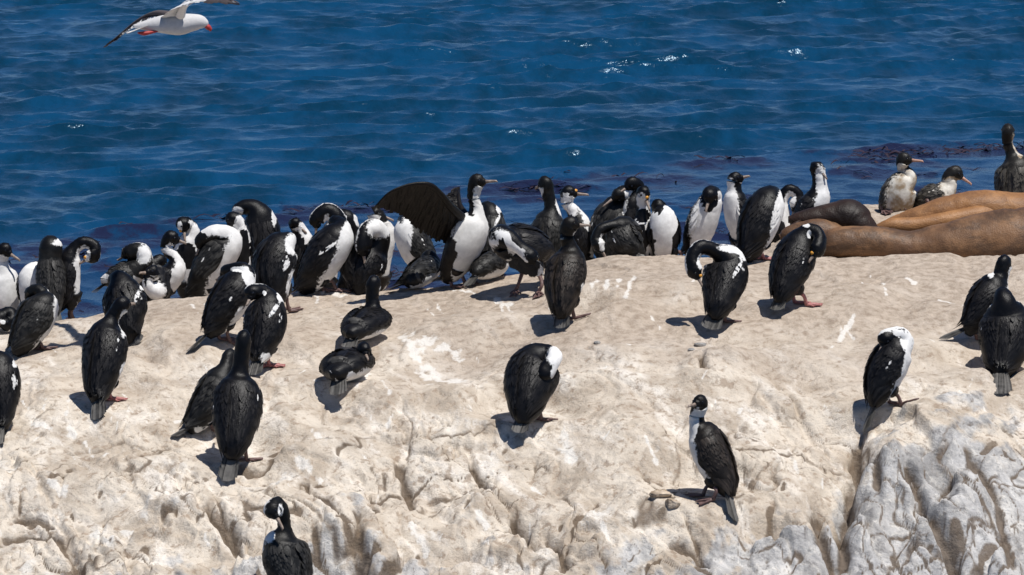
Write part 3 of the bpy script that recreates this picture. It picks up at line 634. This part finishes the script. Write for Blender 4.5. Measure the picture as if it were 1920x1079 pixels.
C_('brown young cormorant seen from behind, bill pointing right, on the ridge', [(1077, 602), (1048, 600)], (1054, 578, -.1), (1059, 528, -.02), (1067, 486, .04), [(1067, 462, .05), (1062, 442, .04)], (1069, 422, .03), (1108, 423, .04), 78, 30, (1053, 617, -.15), tw=34, mat=M_BROWN, white=.25, bar=False, wp=[(1093, 545, 4, 14)], toe=80)
C_('cormorant preening its side with neck curled down to the left, tail on rock', [(1360, 607), (1338, 606)], (1346, 580, -.1), (1358, 532, 0), (1362, 490, .05), [(1344, 472, .03), (1314, 464, 0), (1298, 485, -.03)], (1302, 508, -.05), (1317, 537, -.08), 84, 18, (1330, 619, -.16), tw=42, wp=[(1316, 491, 10, 14), (1372, 468, 26, 7, 8), (1394, 480, 9, 10), (1383, 505, 4, 18, 30)], bp=[(1296, 485, 9, 22)], car=True, toe=80)
C_('cormorant bending its head down to the right, bright pink foot, near sea lion', [(1512, 576), (1490, 572)], (1468, 548, -.08), (1484, 503, 0), (1502, 460, .05), [(1522, 434, .04), (1537, 446, 0)], (1533, 468, -.05), (1516, 492, -.09), 84, 40, (1455, 584, -.14), tw=34, mat=M_BLACK, white=.55, wp=[(1517, 440, 4, 9), (1512, 423, 7, 4)], leg_mat=M_LEG, toe=80, car=True)
C_('cormorant with head laid on its back and white chest, at the gully top', [(1690, 764), (1668, 760)], (1645, 742, -.05), (1660, 700, 0), (1682, 657, .02), [(1698, 640, .03), (1686, 627, .03)], (1662, 635, 0), (1650, 658, -.03), 84, 68, (1622, 812, -.12), tw=28, wp=[(1700, 640, 12, 18), (1699, 690, 7, 44, 12), (1686, 625, 12, 6)], toe=95, leg_mat=M_LEGD)
C_('cormorant with raised head and tail pointing left, behind the bird cut off right', [(1850, 645), (1832, 640)], (1824, 610, -.03), (1845, 572, 0), (1864, 538, .03), [(1876, 518, .05)], (1883, 494, .06), (1889, 480, .16), 74, 50, (1762, 638, -.05), tw=16, wp=[(1858, 516, 6, 7), (1897, 530, 5, 15)], bar=False)
C_('bulky black cormorant with bowed head and broad tail, near the right edge', [(1895, 695), (1868, 694)], (1876, 690, -.08), (1886, 640, 0), (1886, 594, .05), [(1883, 568, .04)], (1880, 556, .09), (1875, 566, .18), 104, 8, (1876, 742, -.18), tw=44, nr=1.5, hr=1.15)
# --- left group
C_('cormorant at the left edge, white front, bill pointing right over the water', (10, 622), (6, 600, .02), (8, 562, 0), (7, 522, 0), [(4, 503, -.01), (3, 487, -.01)], (8, 470, -.03), (40, 490, -.08), 68, 140, back=True, bill_mat=M_BILL, wp=[(6, 500, 12, 20)])
C_('dark cormorant sitting low with curled neck, cut off by the left edge', (-20, 624), (-58, 604, 0), (-28, 600, 0), (2, 598, 0), [(18, 590, 0), (22, 600, -.02)], (14, 607, -.04), (0, 608, -.07), 50, 90, sit=True, wp=[(5, 604, 6, 4)])
C_('grey-backed cormorant bent forward with tail to the left, by the left edge', [(80, 658), (60, 658)], (40, 646, -.05), (62, 608, 0), (79, 572, .03), [(80, 554, .06), (72, 545, .08)], (60, 549, .10), (50, 562, .10), 82, 52, (22, 664, -.08), tw=22, mat=M_GREYB, wp=[(107, 566, 5, 10), (95, 632, 5, 24, 14)])
C_('cormorant showing only a white breast bulge between two others, far left', (58, 618), (62, 585, .04), (58, 546, 0), (58, 518, 0), [(68, 505, .06)], (78, 508, .10), (86, 512, .14), 50, 180, back=True, wp=[(54, 522, 20, 30)])
C_('cormorant with white crown patch, head bowed away, standing beside the curled-neck bird', (105, 606), (100, 575, -.05), (96, 530, 0), (94, 488, .04), [(95, 464, .06)], (89, 466, .11), (82, 490, .14), 52, -8, back=True, nr=1.5, wp=[(113, 455, 17, 7)], mat=M_GREYB, bar=False)
C_('cormorant on the left with neck curled right into a hook, white throat', (140, 606), (132, 566, -.03), (128, 525, 0), (130, 488, 0), [(140, 466, 0), (157, 455, 0), (177, 462, -.01)], (174, 480, -.02), (150, 494, -.03), 56, 78, back=True, wp=[(157, 478, 13, 17), (149, 520, 4, 24)], nr=.85, car=True)
C_('cormorant with head tucked away and hanging wingtip, behind the one looking right', [(245, 640), (228, 640)], (241, 622, -.06), (236, 580, 0), (230, 545, .05), [(224, 526, .08)], (216, 528, .12), (205, 545, .14), 82, 15, (262, 644, -.1), wp=[(266, 538, 4, 9), (257, 556, 4, 14, 20)], nr=1.3)
C_('cormorant with head on its back and pale tail feathers, low against the water', (238, 596), (207, 524, 0), (232, 520, 0), (252, 508, 0), [(268, 492, 0), (264, 472, 0)], (242, 474, .0), (222, 488, .03), 62, 85, back=True, nw=.2, wp=[(270, 478, 14, 19), (195, 518, 14, 5, 10), (192, 528, 12, 4)], nr=1.3, mat=M_GREYB)
C_('cormorant crouched with curled white throat below the long-necked preener', (292, 574), (300, 515, .14), (293, 532, .05), (294, 545, -.03), [(280, 538, -.07), (277, 524, -.07)], (287, 512, -.06), (266, 512, -.10), 50, 205, back=True, sit=True, wp=[(292, 546, 20, 18), (282, 530, 8, 8)], nr=.8)
C_('cormorant with S-curved white neck and head facing right, left group', (322, 578), (302, 548, 0), (315, 528, 0), (328, 504, 0), [(327, 484, 0), (314, 470, 0), (311, 457, 0)], (321, 447, 0), (350, 457, -.01), 54, 112, back=True, wp=[(336, 510, 9, 46, 8), (322, 470, 8, 14, -25)], nr=.8)
C_('cormorant head-on with orange bill base, bowed, behind the white-necked bird', (350, 600), (350, 540, 0), (350, 500, 0), (352, 462, 0), [(362, 440, 0), (355, 422, 0)], (344, 420, -.04), (347, 454, -.08), 56, 180, back=True, wp=[(370, 432, 7, 13), (337, 426, 5, 12)], bp=[(350, 480, 20, 25)], car=True)
C_('cormorant with very white back of neck, head buried under a lifted wing', (398, 574), (374, 545, 0), (398, 500, 0), (424, 457, 0), [(422, 444, 0), (400, 441, -.02)], (379, 452, -.03), (370, 474, -.04), 82, 98, back=True, wp=[(420, 432, 36, 13, 6), (444, 480, 12, 44, 14)], bp=[(375, 450, 11, 16)], nr=1.5, wing=2, mat=M_GREYB)
C_('tall dark cormorant with head folded left over white cheek, back of left group', (490, 582), (490, 545, -.04), (490, 472, 0), (487, 415, .03), [(472, 390, .04)], (448, 392, .04), (432, 414, .03), 74, 3, back=True, wp=[(446, 396, 11, 8, 15), (514, 405, 5, 20)], nr=1.25)
C_('narrow dark cormorant with white throat squeezed in front of the tall one', (455, 574), (456, 540, 0), (453, 482, 0), (452, 444, 0), [(449, 424, 0)], (437, 410, -.02), (427, 432, -.05), 44, 190, back=True, wp=[(449, 416, 9, 12)], bp=[(455, 470, 14, 40)])
C_('dark rounded cormorant back showing behind the crouched curled-throat bird', (275, 598), (268, 560, -.03), (279, 525, 0), (284, 506, .03), [(294, 494, .05)], (300, 492, .06), (310, 505, .08), 50, 50, back=True, bar=False)
C_('cormorant with bowed black head peeping over the twisting grey-backed one', (1186, 500), (1188, 470, 0), (1185, 430, 0), (1186, 390, 0), [(1192, 366, .02), (1196, 350, .02)], (1184, 346, 0), (1170, 356, -.03), 46, -60, Y=28.75, bar=False)
# --- middle group
C_('cormorant showing only its rounded black head and white cheek, middle group', (568, 582), (570, 532, 0), (568, 492, 0), (568, 454, 0), [(562, 434, 0)], (554, 420, -.01), (571, 434, -.04), 50, 110, back=True, wp=[(566, 425, 6, 9), (580, 450, 8, 8)], bp=[(560, 470, 16, 24)])
C_('cormorant with arched black neck and oval white cheek, middle group', (612, 576), (612, 540, 0), (612, 492, 0), (623, 446, 0), [(632, 414, 0), (614, 396, 0)], (594, 412, -.01), (592, 440, -.03), 60, 90, back=True, nw=.15, wp=[(613, 417, 6, 15)], nr=1.25)
C_('large cormorant leaning right with white flank and head tucked, on the ridge', [(630, 547), (606, 547)], (580, 530, 0), (604, 490, 0), (632, 446, 0), [(641, 424, .03)], (630, 418, .09), (616, 430, .13), 88, 84, (558, 550, -.02), wp=[(648, 445, 12, 34, 14), (634, 500, 16, 44, 22), (616, 465, 3, 26, 55)])
C_('dark cormorant partly hidden behind the white-flanked leaning one', (660, 585), (660, 540, 0), (658, 484, 0), (657, 436, 0), [(652, 412, 0)], (642, 404, .02), (630, 418, .04), 44, 0, back=True, wp=[(647, 408, 4, 4), (668, 414, 4, 12, -20)], nr=1.2)
C_('black cormorant with drooped head and square white nape, middle of the ridge', (690, 547), (676, 532, -.03), (679, 505, 0), (697, 468, .05), [(714, 442, .03), (702, 428, -.01), (686, 436, -.05)], (681, 464, -.08), (684, 492, -.09), 82, 2, (668, 548, -.06), white=.6, nw=.15, wp=[(712, 428, 24, 21)], nr=1.25, hr=1.1)
C_('brown-headed cormorant facing right with pale brow, behind the square-naped bird', (712, 576), (712, 532, 0), (713, 484, 0), (722, 444, 0), [(718, 424, 0)], (703, 401, 0), (739, 414, 0), 52, 100, back=True, mat=M_BROWN, wp=[(702, 407, 14, 4), (733, 420, 6, 12)], nr=1.1)
C_('cormorant facing left with white front and ruffled back, left of spread wings', (778, 560), (804, 508, 0), (782, 472, 0), (765, 434, 0), [(759, 418, .03)], (757, 416, .08), (750, 424, .14), 74, -95, back=True, wp=[(758, 455, 14, 52, 8)], mat=M_GREYB)
C_('dark cormorant lying flat with ragged tail spread left, below the spread wings', (785, 541), (772, 526, -.08), (788, 514, .05), (804, 502, .18), [(812, 492, .22)], (804, 484, .24), (796, 486, .26), 60, 40, (722, 548, -.08), sit=True, tw=26, mat=M_GREYB, wp=[(806, 528, 10, 4)])
def open_wings(e):
    root, org, Y, mat = e['root'], e['org'], e['Y'], e['mat']
    q = lambda L: [W(x, y, Y+d) for x, y, d in L]
    rr = random.Random(5)
    mat = M_WING_SHADED; a = Acc(); spread_wing(a, q([(866, 408, -.07), (846, 389, -.16), (828, 366, -.25), (808, 348, -.33), (784, 345, -.36), (757, 350, -.38), (728, 363, -.40), (705, 386, -.40)]),
                           q([(852, 440, .02), (838, 452, .0), (815, 448, -.04), (790, 434, -.08), (768, 414, -.14), (738, 398, -.22), (708, 388, -.33)]), 36, lambda s, r: -1., rr=rr, ragged=.010)
    a.obj('wing', mat, root, org)
    a = Acc(); spread_wing(a, q([(872, 404, .05), (862, 385, .12), (860, 365, .20), (862, 354, .28)]), q([(850, 396, .05), (840, 382, .12), (836, 370, .20), (846, 358, .27)]), 12, lambda s, r: -1. if r else -.3, rr=rr)
    a.obj('wing', mat, root, org)
C_('cormorant standing with wings spread wide, neck up and bill to the right', [(872, 527), (848, 527)], (846, 510, .03), (868, 466, 0), (886, 422, 0), [(893, 396, 0), (888, 367, 0)], (894, 342, -.01), (941, 339, -.04), 82, 122, (812, 530, .06), mat=M_BROWN, wing=False, extra=open_wings, wp=[(895, 380, 10, 26, -8), (880, 440, 32, 56, 18), (866, 500, 18, 22)], bp=[(836, 490, 13, 45, 12), (879, 374, 7, 34, -8)], nr=.95)
C_('cormorant behind the spread-winged one, back turned, white shoulder spots', (918, 556), (914, 520, -.03), (918, 452, 0), (921, 410, .04), [(917, 392, .07)], (909, 394, .12), (900, 410, .15), 56, 8, back=True, wp=[(936, 390, 6, 11), (932, 415, 3, 14, 25)], mat=M_GREYB)
C_('low dark cormorant lying at the feet of the spread-winged bird', (915, 530), (898, 508, -.05), (914, 500, .03), (932, 494, .10), [(943, 486, .13)], (942, 480, .17), (932, 486, .19), 60, 42, back=False, sit=True, mat=M_GREYB)
def half_wing(e):
    root, org, Y, mat = e['root'], e['org'], e['Y'], e['mat']; q = lambda L: [W(x, y, Y+d) for x, y, d in L]
    a = Acc(); spread_wing(a, q([(958, 478, -.06), (985, 484, -.14), (1012, 494, -.17), (1018, 512, -.17)]), q([(958, 502, -.06), (978, 512, -.12), (1000, 518, -.15), (1016, 516, -.16)]), 14, lambda s, r: -1. if s < .8 else .1, rr=random.Random(3))
    a.obj('wing', mat, root, org)
C_('cormorant stooping to preen a half-opened wing, white neck slanting down right', [(967, 549), (1010, 552)], (1018, 470, .12), (988, 462, .05), (955, 456, -.02), [(940, 446, -.06), (954, 450, -.11), (976, 466, -.14)], (996, 482, -.15), (1017, 512, -.15), 84, -80, (1034, 500, .2), nb=1.7, nw=.3, wp=[(956, 456, 36, 15, 42)], bp=[(980, 448, 24, 16, 35), (942, 470, 8, 20)], extra=half_wing, leg_mat=M_LEGD, car=True, toe=180, wing=2, bar=False)
C_('black-necked cormorant with upright neck, head turned left, behind the brown one', (1028, 535), (1025, 505, -.03), (1029, 452, 0), (1031, 414, .03), [(1034, 392, .04), (1028, 366, .05)], (1022, 345, .05), (1006, 352, .10), 68, 18, back=True, wp=[(1050, 392, 6, 18, -25)], mat=M_GREYB, bar=False)
C_('cormorant facing right with long bill and white throat, behind the brown young bird', (1094, 515), (1094, 490, 0), (1092, 458, 0), (1084, 420, 0), [(1076, 398, 0), (1064, 382, 0)], (1066, 363, 0), (1112, 366, -.01), 58, 75, back=True, wp=[(1068, 384, 14, 22, -35)], car=True, nr=.9)
C_('grey-backed cormorant twisting its black head back to the left, right of the ridge notch', (1144, 505), (1140, 480, -.03), (1146, 437, 0), (1160, 398, .03), [(1184, 378, .03), (1182, 360, 0)], (1160, 365, -.04), (1130, 388, -.08), 84, 4, back=True, nw=.3, wp=[(1181, 368, 9, 22, -15), (1180, 400, 14, 6)], mat=M_GREYB, nr=1.1)
C_('small cormorant sitting low with neck looped down to the left', (1172, 487), (1192, 466, 0), (1173, 450, 0), (1166, 430, .03), [(1150, 424, .01), (1128, 430, -.01), (1118, 446, -.03)], (1122, 460, -.04), (1133, 478, -.06), 68, -20, back=True, sit=True, wp=[(1129, 456, 6, 17)], nr=.8, mat=M_GREYB)
C_('cormorant facing forward with dark head, white chin and orange bill base', (1210, 494), (1212, 485, .04), (1208, 452, 0), (1206, 420, 0), [(1206, 402, 0), (1206, 383, 0)], (1206, 362, -.02), (1219, 396, -.08), 50, 155, back=True, wp=[(1202, 376, 10, 14)], bp=[(1206, 405, 12, 14), (1204, 450, 12, 30)], car=True)
C_('cormorant with plain white breast and turned-away black head, in the right cluster', (1245, 494), (1246, 482, .04), (1246, 446, 0), (1243, 410, 0), [(1239, 396, .04)], (1233, 388, .07), (1226, 396, .14), 60, 172, back=True, wp=[(1245, 436, 22, 42)], bp=[(1233, 388, 13, 13), (1218, 452, 9, 26, -8), (1268, 456, 9, 28, 10)])
C_('cormorant with drooping black head before its white belly, left of the gap', (1312, 494), (1300, 468, .06), (1314, 430, .02), (1328, 390, 0), [(1336, 366, .0)], (1331, 366, -.06), (1323, 398, -.11), 62, 140, (1285, 480, .08), back=True, wp=[(1320, 412, 26, 50, 14)], bp=[(1331, 370, 15, 26)], nr=1.2)
C_('slim cormorant with white front looking back to the right, by the water', (1390, 496), (1398, 462, 0), (1383, 412, 0), (1378, 374, 0), [(1377, 356, 0)], (1378, 337, 0), (1402, 331, 0), 56, -112, back=True, wp=[(1374, 390, 12, 52, -6)], nr=.95)
C_('big hunched cormorant with white flank, left of the sea lions', [(1432, 489), (1410, 488)], (1408, 468, -.05), (1422, 425, 0), (1440, 380, .05), [(1450, 364, .1)], (1446, 372, .16), (1440, 390, .19), 84, 58, (1396, 488, -.1), back=False, wp=[(1457, 400, 8, 52, 12)], leg_mat=M_LEG, bar=False)
C_('cormorant with neck hooked over and white throat, peering behind the hunched bird', (1465, 500), (1460, 475, 0), (1464, 440, 0), (1462, 405, 0), [(1466, 374, 0), (1480, 357, 0), (1496, 366, 0)], (1494, 383, -.01), (1484, 410, -.03), 50, 90, back=True, wp=[(1482, 374, 11, 16)], nr=.85)
C_('cormorant with tall white neck and down-turned head, behind the dark sea lion', (1518, 505), (1500, 425, 0), (1518, 402, 0), (1533, 372, 0), [(1537, 350, 0), (1535, 329, 0)], (1533, 315, 0), (1549, 334, -.04), 62, 118, back=True, Y=28.95, wp=[(1542, 350, 12, 40, -8)], nr=1.05)
C_('cormorant with soiled tan breast and bill pointing right, behind the sea lions', (1682, 420), (1673, 408, .05), (1682, 380, 0), (1691, 348, -.02), [(1706, 332, -.02), (1693, 316, -.01)], (1694, 300, -.03), (1737, 303, -.06), 70, 150, Y=29.25, mat=M_DUST, bill_mat=M_BILLP, wp=[(1690, 370, 30, 44)], nr=.95)
C_('cormorant bowing low to the right with pinkish bill, behind the golden sea lion', (1750, 400), (1725, 385, .03), (1746, 374, 0), (1768, 362, 0), [(1779, 346, 0), (1780, 333, 0)], (1791, 325, 0), (1828, 350, -.02), 58, 105, Y=29.3, bill_mat=M_BILLP, mat=M_DUST, wp=[(1784, 348, 22, 16)], nr=1.1)
C_('dusty grey cormorant with tall slender neck at the upper right edge', (1900, 400), (1900, 392, -.03), (1902, 350, 0), (1903, 312, .02), [(1897, 290, .03), (1889, 268, .03)], (1890, 247, .03), (1880, 244, .10), 74, 25, Y=29.35, mat=M_DUST, white=.7, wp=[(1907, 275, 7, 24, -20)], nr=.85)

# ------------------------------------------------------------------ sea lions
def fur(name, c0, c1, mud):
    t = NT(name); v = t.coord(); n = t.noise(v, 5, 5, .6); f = t.noise(v, 120, 3); s = t.ramp(t.noise(t.coord((1, 1, 2)), 4, 8, .75, .6), .44, .58)
    c = t.mix(t.ramp(n, .3, .7), c0, c1); c = t.mix(t.math('MULTIPLY', s, .58), c, mud)
    c = t.mix(t.math('MULTIPLY', t.ramp(f, .5, .8), .3), c, tuple(x*.5 for x in c0))
    return t.set(color=c, rough=.50, spec=.32, sheen=.0, normal=t.bump(t.math('MULTIPLY_ADD', f, .4, n), .5, .015))
F1 = fur('fur_tawny', (.115, .060, .032), (.25, .135, .066), (.030, .020, .015)); F2 = fur('fur_golden', (.24, .112, .042), (.39, .195, .078), (.13, .062, .03)); F3 = fur('fur_dark', (.012, .007, .005), (.040, .019, .011), (.015, .01, .008))
def sea_lion(label, pts, Y, mat, flips, asp=1.15, lobes=None):
    P0 = [W(x, y, Y+d) for x, y, d, r in pts]; rad = np.array([r*Y/F for *_, r in pts])
    C, par = catmull(P0, 16); rc, _ = catmull(rad[:, None], 16); r = np.maximum(rc[:, 0], .02)
    T, D, L = frames(C, (0, 0, 1)); V, Fc, th = tube(C, D, L, r*asp, r, 36)
    n = len(C)*36; ww = .03*r.repeat(36)*np.sin(par.repeat(36)*9+np.tile(np.cos(th), len(C))*2)*np.clip(fbm(par.repeat(36)*1.7, np.tile(np.sin(th), len(C))*2, 2), 0, 1)
    V[:n] += nrm(V[:n]-C.repeat(36, 0))*(ww + .04*r.repeat(36)*fbm(par.repeat(36)*1.5+len(label), np.tile(np.sin(th)*1.6+np.cos(th), len(C)), 4) - .03*r.repeat(36)*np.exp(-(noise(par.repeat(36)*1.1+9, np.tile(np.cos(th)*.8, len(C)))/.09)**2))[:, None]
    org = C[len(C)//2].copy(); org[2] = float(ground(org[0], org[1]))
    root = empty('sea_lion', org, label, 'sea lion', 'sea lions lying behind the ridge'); mesh_obj('body', V, Fc, mat, root, org)
    for nm, pp in (lobes or {}).items():
        Vq, Fq = limb([W(x, y, Y+d) for x, y, d, r_ in pp], [r_*Y/F for *_, r_ in pp], 20, 8); mesh_obj(nm, Vq, Fq, mat, root, org)
    for nm, a, b, wd in flips:
        A = W(*a[:2], Y+a[2]); Bv = W(*b[:2], Y+b[2]); d = Bv-A; s = nrm(np.cross(d, (0, .3, 1))); Cq = np.array([A, A+d*.4, A+d*.8, Bv]); rq = np.array([.6, 1, .8, .2])*wd
        tq = nrm(d); Vq, Fq, _ = tube(Cq, np.repeat(nrm(np.cross(s, tq))[None], 4, 0), np.repeat(s[None], 4, 0), rq, rq*.25, 14); mesh_obj(nm, Vq, Fq, mat, root, org)
sea_lion('tawny mud-smeared sea lion stretched along the ridge, nearest of the pile', [(1528, 462, .04, 6), (1545, 460, .03, 22), (1580, 456, .02, 31), (1650, 458, 0, 33), (1705, 466, 0, 33), (1770, 462, 0, 44), (1850, 455, 0, 58), (1930, 452, 0, 64), (2040, 455, .1, 60), (2120, 462, .2, 30), (2150, 465, .25, 8)], 28.42, F1, [('hind_flipper', (1545, 470, .0), (1500, 486, -.02), .07), ('fore_flipper', (1960, 480, -.1), (1900, 505, -.18), .09)])
sea_lion('golden sea lion lying curled behind the mud-smeared one', [(1648, 428, .1, 6), (1668, 424, .05, 14), (1710, 414, 0, 22), (1770, 400, 0, 30), (1830, 392, 0, 35), (1900, 398, 0, 38), (1990, 400, 0, 36), (2080, 404, 0, 20), (2110, 406, 0, 6)], 28.88, F2, [], lobes=dict(neck=[(1640, 432, -.16, 8), (1672, 424, -.16, 15), (1720, 424, -.15, 17), (1775, 416, -.14, 19), (1840, 404, -.10, 20), (1900, 396, -.02, 14)]))
sea_lion('dark brown sea lion with humped back left of the golden one', [(1478, 412, 0, 6), (1500, 412, 0, 16), (1545, 408, 0, 24), (1592, 408, 0, 34), (1618, 425, -.03, 26), (1640, 440, -.06, 14), (1655, 446, -.08, 5)], 28.70, F3, [('hind_flipper', (1500, 415, -.03), (1478, 428, -.05), .05)])
sea_lion('smooth brown sea lion low behind the pink-footed cormorant', [(1462, 446, 0, 5), (1480, 440, 0, 16), (1530, 436, 0, 26), (1575, 444, 0, 20), (1600, 452, 0, 6)], 28.58, F1, [('fore_flipper', (1530, 450, -.08), (1500, 470, -.12), .05)])

# ------------------------------------------------------------------ gull
def gull():
    Y = 27.; pt = lambda p: W(p[0], p[1], Y+(p[2] if len(p) > 2 else 0)); m = Y/F
    def soft(name, c0, c1):
        t = NT(name); n = t.noise(t.coord(), 60, 4); return t.set(color=t.mix(t.ramp(t.attr('mask'), .3, .7), c0, t.mix(t.ramp(n, .3, .7), tuple(x*.9 for x in c1), c1)), rough=.8, normal=t.bump(n, .4, .003))
    mb = soft('gull_grey', (.42, .41, .41), (.58, .57, .565)); mw = soft('gull_wing', (.085, .068, .068), (.78, .77, .76)); mr = simple('gull_red', (.33, .025, .022), (.45, .05, .045), 60, .5)
    ctr = [(250, 50, 0), (275, 48, 0), (305, 46, 0), (335, 46, 0), (358, 43, 0), (374, 42, 0), (384, 45, 0), (389, 48, 0)]; rad = np.array([3, 10, 17, 20.5, 17, 14, 9.5, 4])*m
    C, par = catmull([pt(p) for p in ctr], 7); rc, _ = catmull(rad[:, None], 7); r = np.maximum(rc[:, 0], .005)
    T, D, L = frames(C, (0, 0, 1)); V, Fc, th = tube(C, D, L, r*.95, r, 24)
    org = C[len(C)//2]; root = empty('gull', org, 'pale grey gull with red bill and dark wingtips flying over the sea', 'gull')
    mk = np.where(np.concatenate([par.repeat(24), [0, 9]]) < 2.2, 1., .75); mesh_obj('body', V, Fc, mb, root, org, dict(mask=mk))
    for hd, s in ((0, 1), (0, -1)):
        e = pt((381, 41, 0)) + np.array([0, s*8.6*m, 0]); Ve, Fe = limb([e-np.array([0, s*.004, 0]), e, e+np.array([0, s*.004, 0])], [.005, .006, .002], 8, 2, (0, 0, 1)); mesh_obj('eye', Ve, Fe, M_EYE, root, org)
    Vb, Fb = limb([pt((386, 48)), pt((391, 52)), pt((394, 56)), pt((393.5, 59))], [.014, .015, .011, .003], 10); mesh_obj('bill', Vb, Fb, mr, root, org)
    a = Acc(); rr = random.Random(2)
    spread_wing(a, [pt(p) for p in ((338, 30, -.06), (345, 12, -.20), (362, 1, -.34), (385, -4, -.45), (415, -5, -.55), (442, 6, -.66))], [pt(p) for p in ((300, 33, -.04), (312, 26, -.14), (335, 14, -.28), (366, 5, -.42), (400, 6, -.54), (438, 8, -.65))], 22, lambda s, r_: (1. if r_ in (0, 3) or s < .55 else 0.) if s < .70 else 0., rr=rr, nrm_hint=(.2, .5, .8))
    a.obj('wing', mw, root, org)
    a = Acc()
    spread_wing(a, [pt(p) for p in ((318, 28, .06), (296, 25, .20), (276, 30, .34), (252, 44, .46), (225, 66, .56), (200, 85, .64))], [pt(p) for p in ((300, 36, .05), (285, 38, .18), (266, 44, .30), (246, 54, .42), (222, 72, .54), (201, 86, .63))], 22, lambda s, r_: 1. if (r_ == 0 and s < .8) else 0., rr=rr, nrm_hint=(.1, -.3, .9))
    a.obj('wing', mw, root, org)
    a = Acc(); n = 12; q = np.linspace(-1, 1, n); b = np.array([pt((278, 47)) + np.array([0, k*.03, 0]) for k in q]); t_ = np.array([pt((236 + 5*abs(k), 62 + 2*k)) + np.array([0, k*.085, 0]) for k in q])
    Vt, Ft, mm = blades(b, t_, np.repeat(np.array([[0, 1., 0]]), n, 0), np.full(n, .016), (.6, .9, 1, 1, .6)); a.add(Vt, Ft, mask=1.); a.obj('tail', mw, root, org)
    for s in (-1, 1):
        Vf, Ff = limb([pt((296, 58, s*.02)), pt((284, 61, s*.025)), pt((270, 63, s*.03)), pt((258, 62, s*.03))], [.006, .008, .012, .004], 8); mesh_obj('foot', Vf, Ff, mr, root, org)
gull()

# ------------------------------------------------------------------ loose stones
def stone(px, py, size, label, mat, seed, flat=.6):
    Y = hit_base(px, py, ground)
    if Y is None: return
    o = W(px, py, Y); r = np.random.default_rng(seed); n, m_ = 12, 16; V = []
    for i in range(n+1):
        for j in range(m_):
            a, b = math.pi*i/n, 2*math.pi*j/m_; V.append((math.sin(a)*math.cos(b), math.sin(a)*math.sin(b), math.cos(a)))
    V = np.array(V); k = r.normal(size=(16, 3)); k = nrm(k); d = r.uniform(.48, .85, 16); rad = np.ones(len(V))
    for kk, dd_ in zip(k, d): pr = V@kk; rad = np.where(pr > dd_*rad*0+dd_, np.minimum(rad, dd_/np.maximum(pr, 1e-3)), rad)
    rad = rad*(1+.09*fbm(V[:, 0]*3+seed, V[:, 1]*3+V[:, 2], 3)); V = V*rad[:, None]*np.array([1.15, .9, flat])*size
    o[2] = ground(o[0], o[1]) + size*flat*.35
    Fc = [(i*m_+j, i*m_+(j+1) % m_, (i+1)*m_+(j+1) % m_, (i+1)*m_+j) for i in range(n) for j in range(m_)]
    ob = mesh_obj('stone', V, Fc, mat, smooth=False); ob.location = o; tag(ob, label, 'stone', 'loose stones on the slope')
def stonemat(name, c0, c1):
    t = NT(name); v = t.coord(); n = t.noise(v, 18, 6, .65); f = t.noise(v, 90, 4)
    return t.set(color=t.mix(t.ramp(n, .3, .7), c0, c1), rough=.9, spec=.2, normal=t.bump(t.math('MULTIPLY_ADD', f, .4, n), .8, .015))
SB = stonemat('stone_brown', (.24, .17, .11), (.60, .50, .39)); SG = stonemat('stone_grey', (.17, .165, .165), (.40, .39, .37))
stone(1262, 950, .050, 'brown angular stone beside the shadow of the lone left-facing cormorant', SB, 1)
stone(1240, 932, .065, 'pale rough stone just behind the brown angular one', SB, 2)
stone(1120, 645, .024, 'small grey pebble above the middle of the bare rock', SG, 3)
stone(1312, 648, .034, 'flat grey stone below the preening bird with neck curled left', SG, 4, .4)
stone(1295, 658, .020, 'small grey chip next to the flat grey stone', SG, 5, .5)
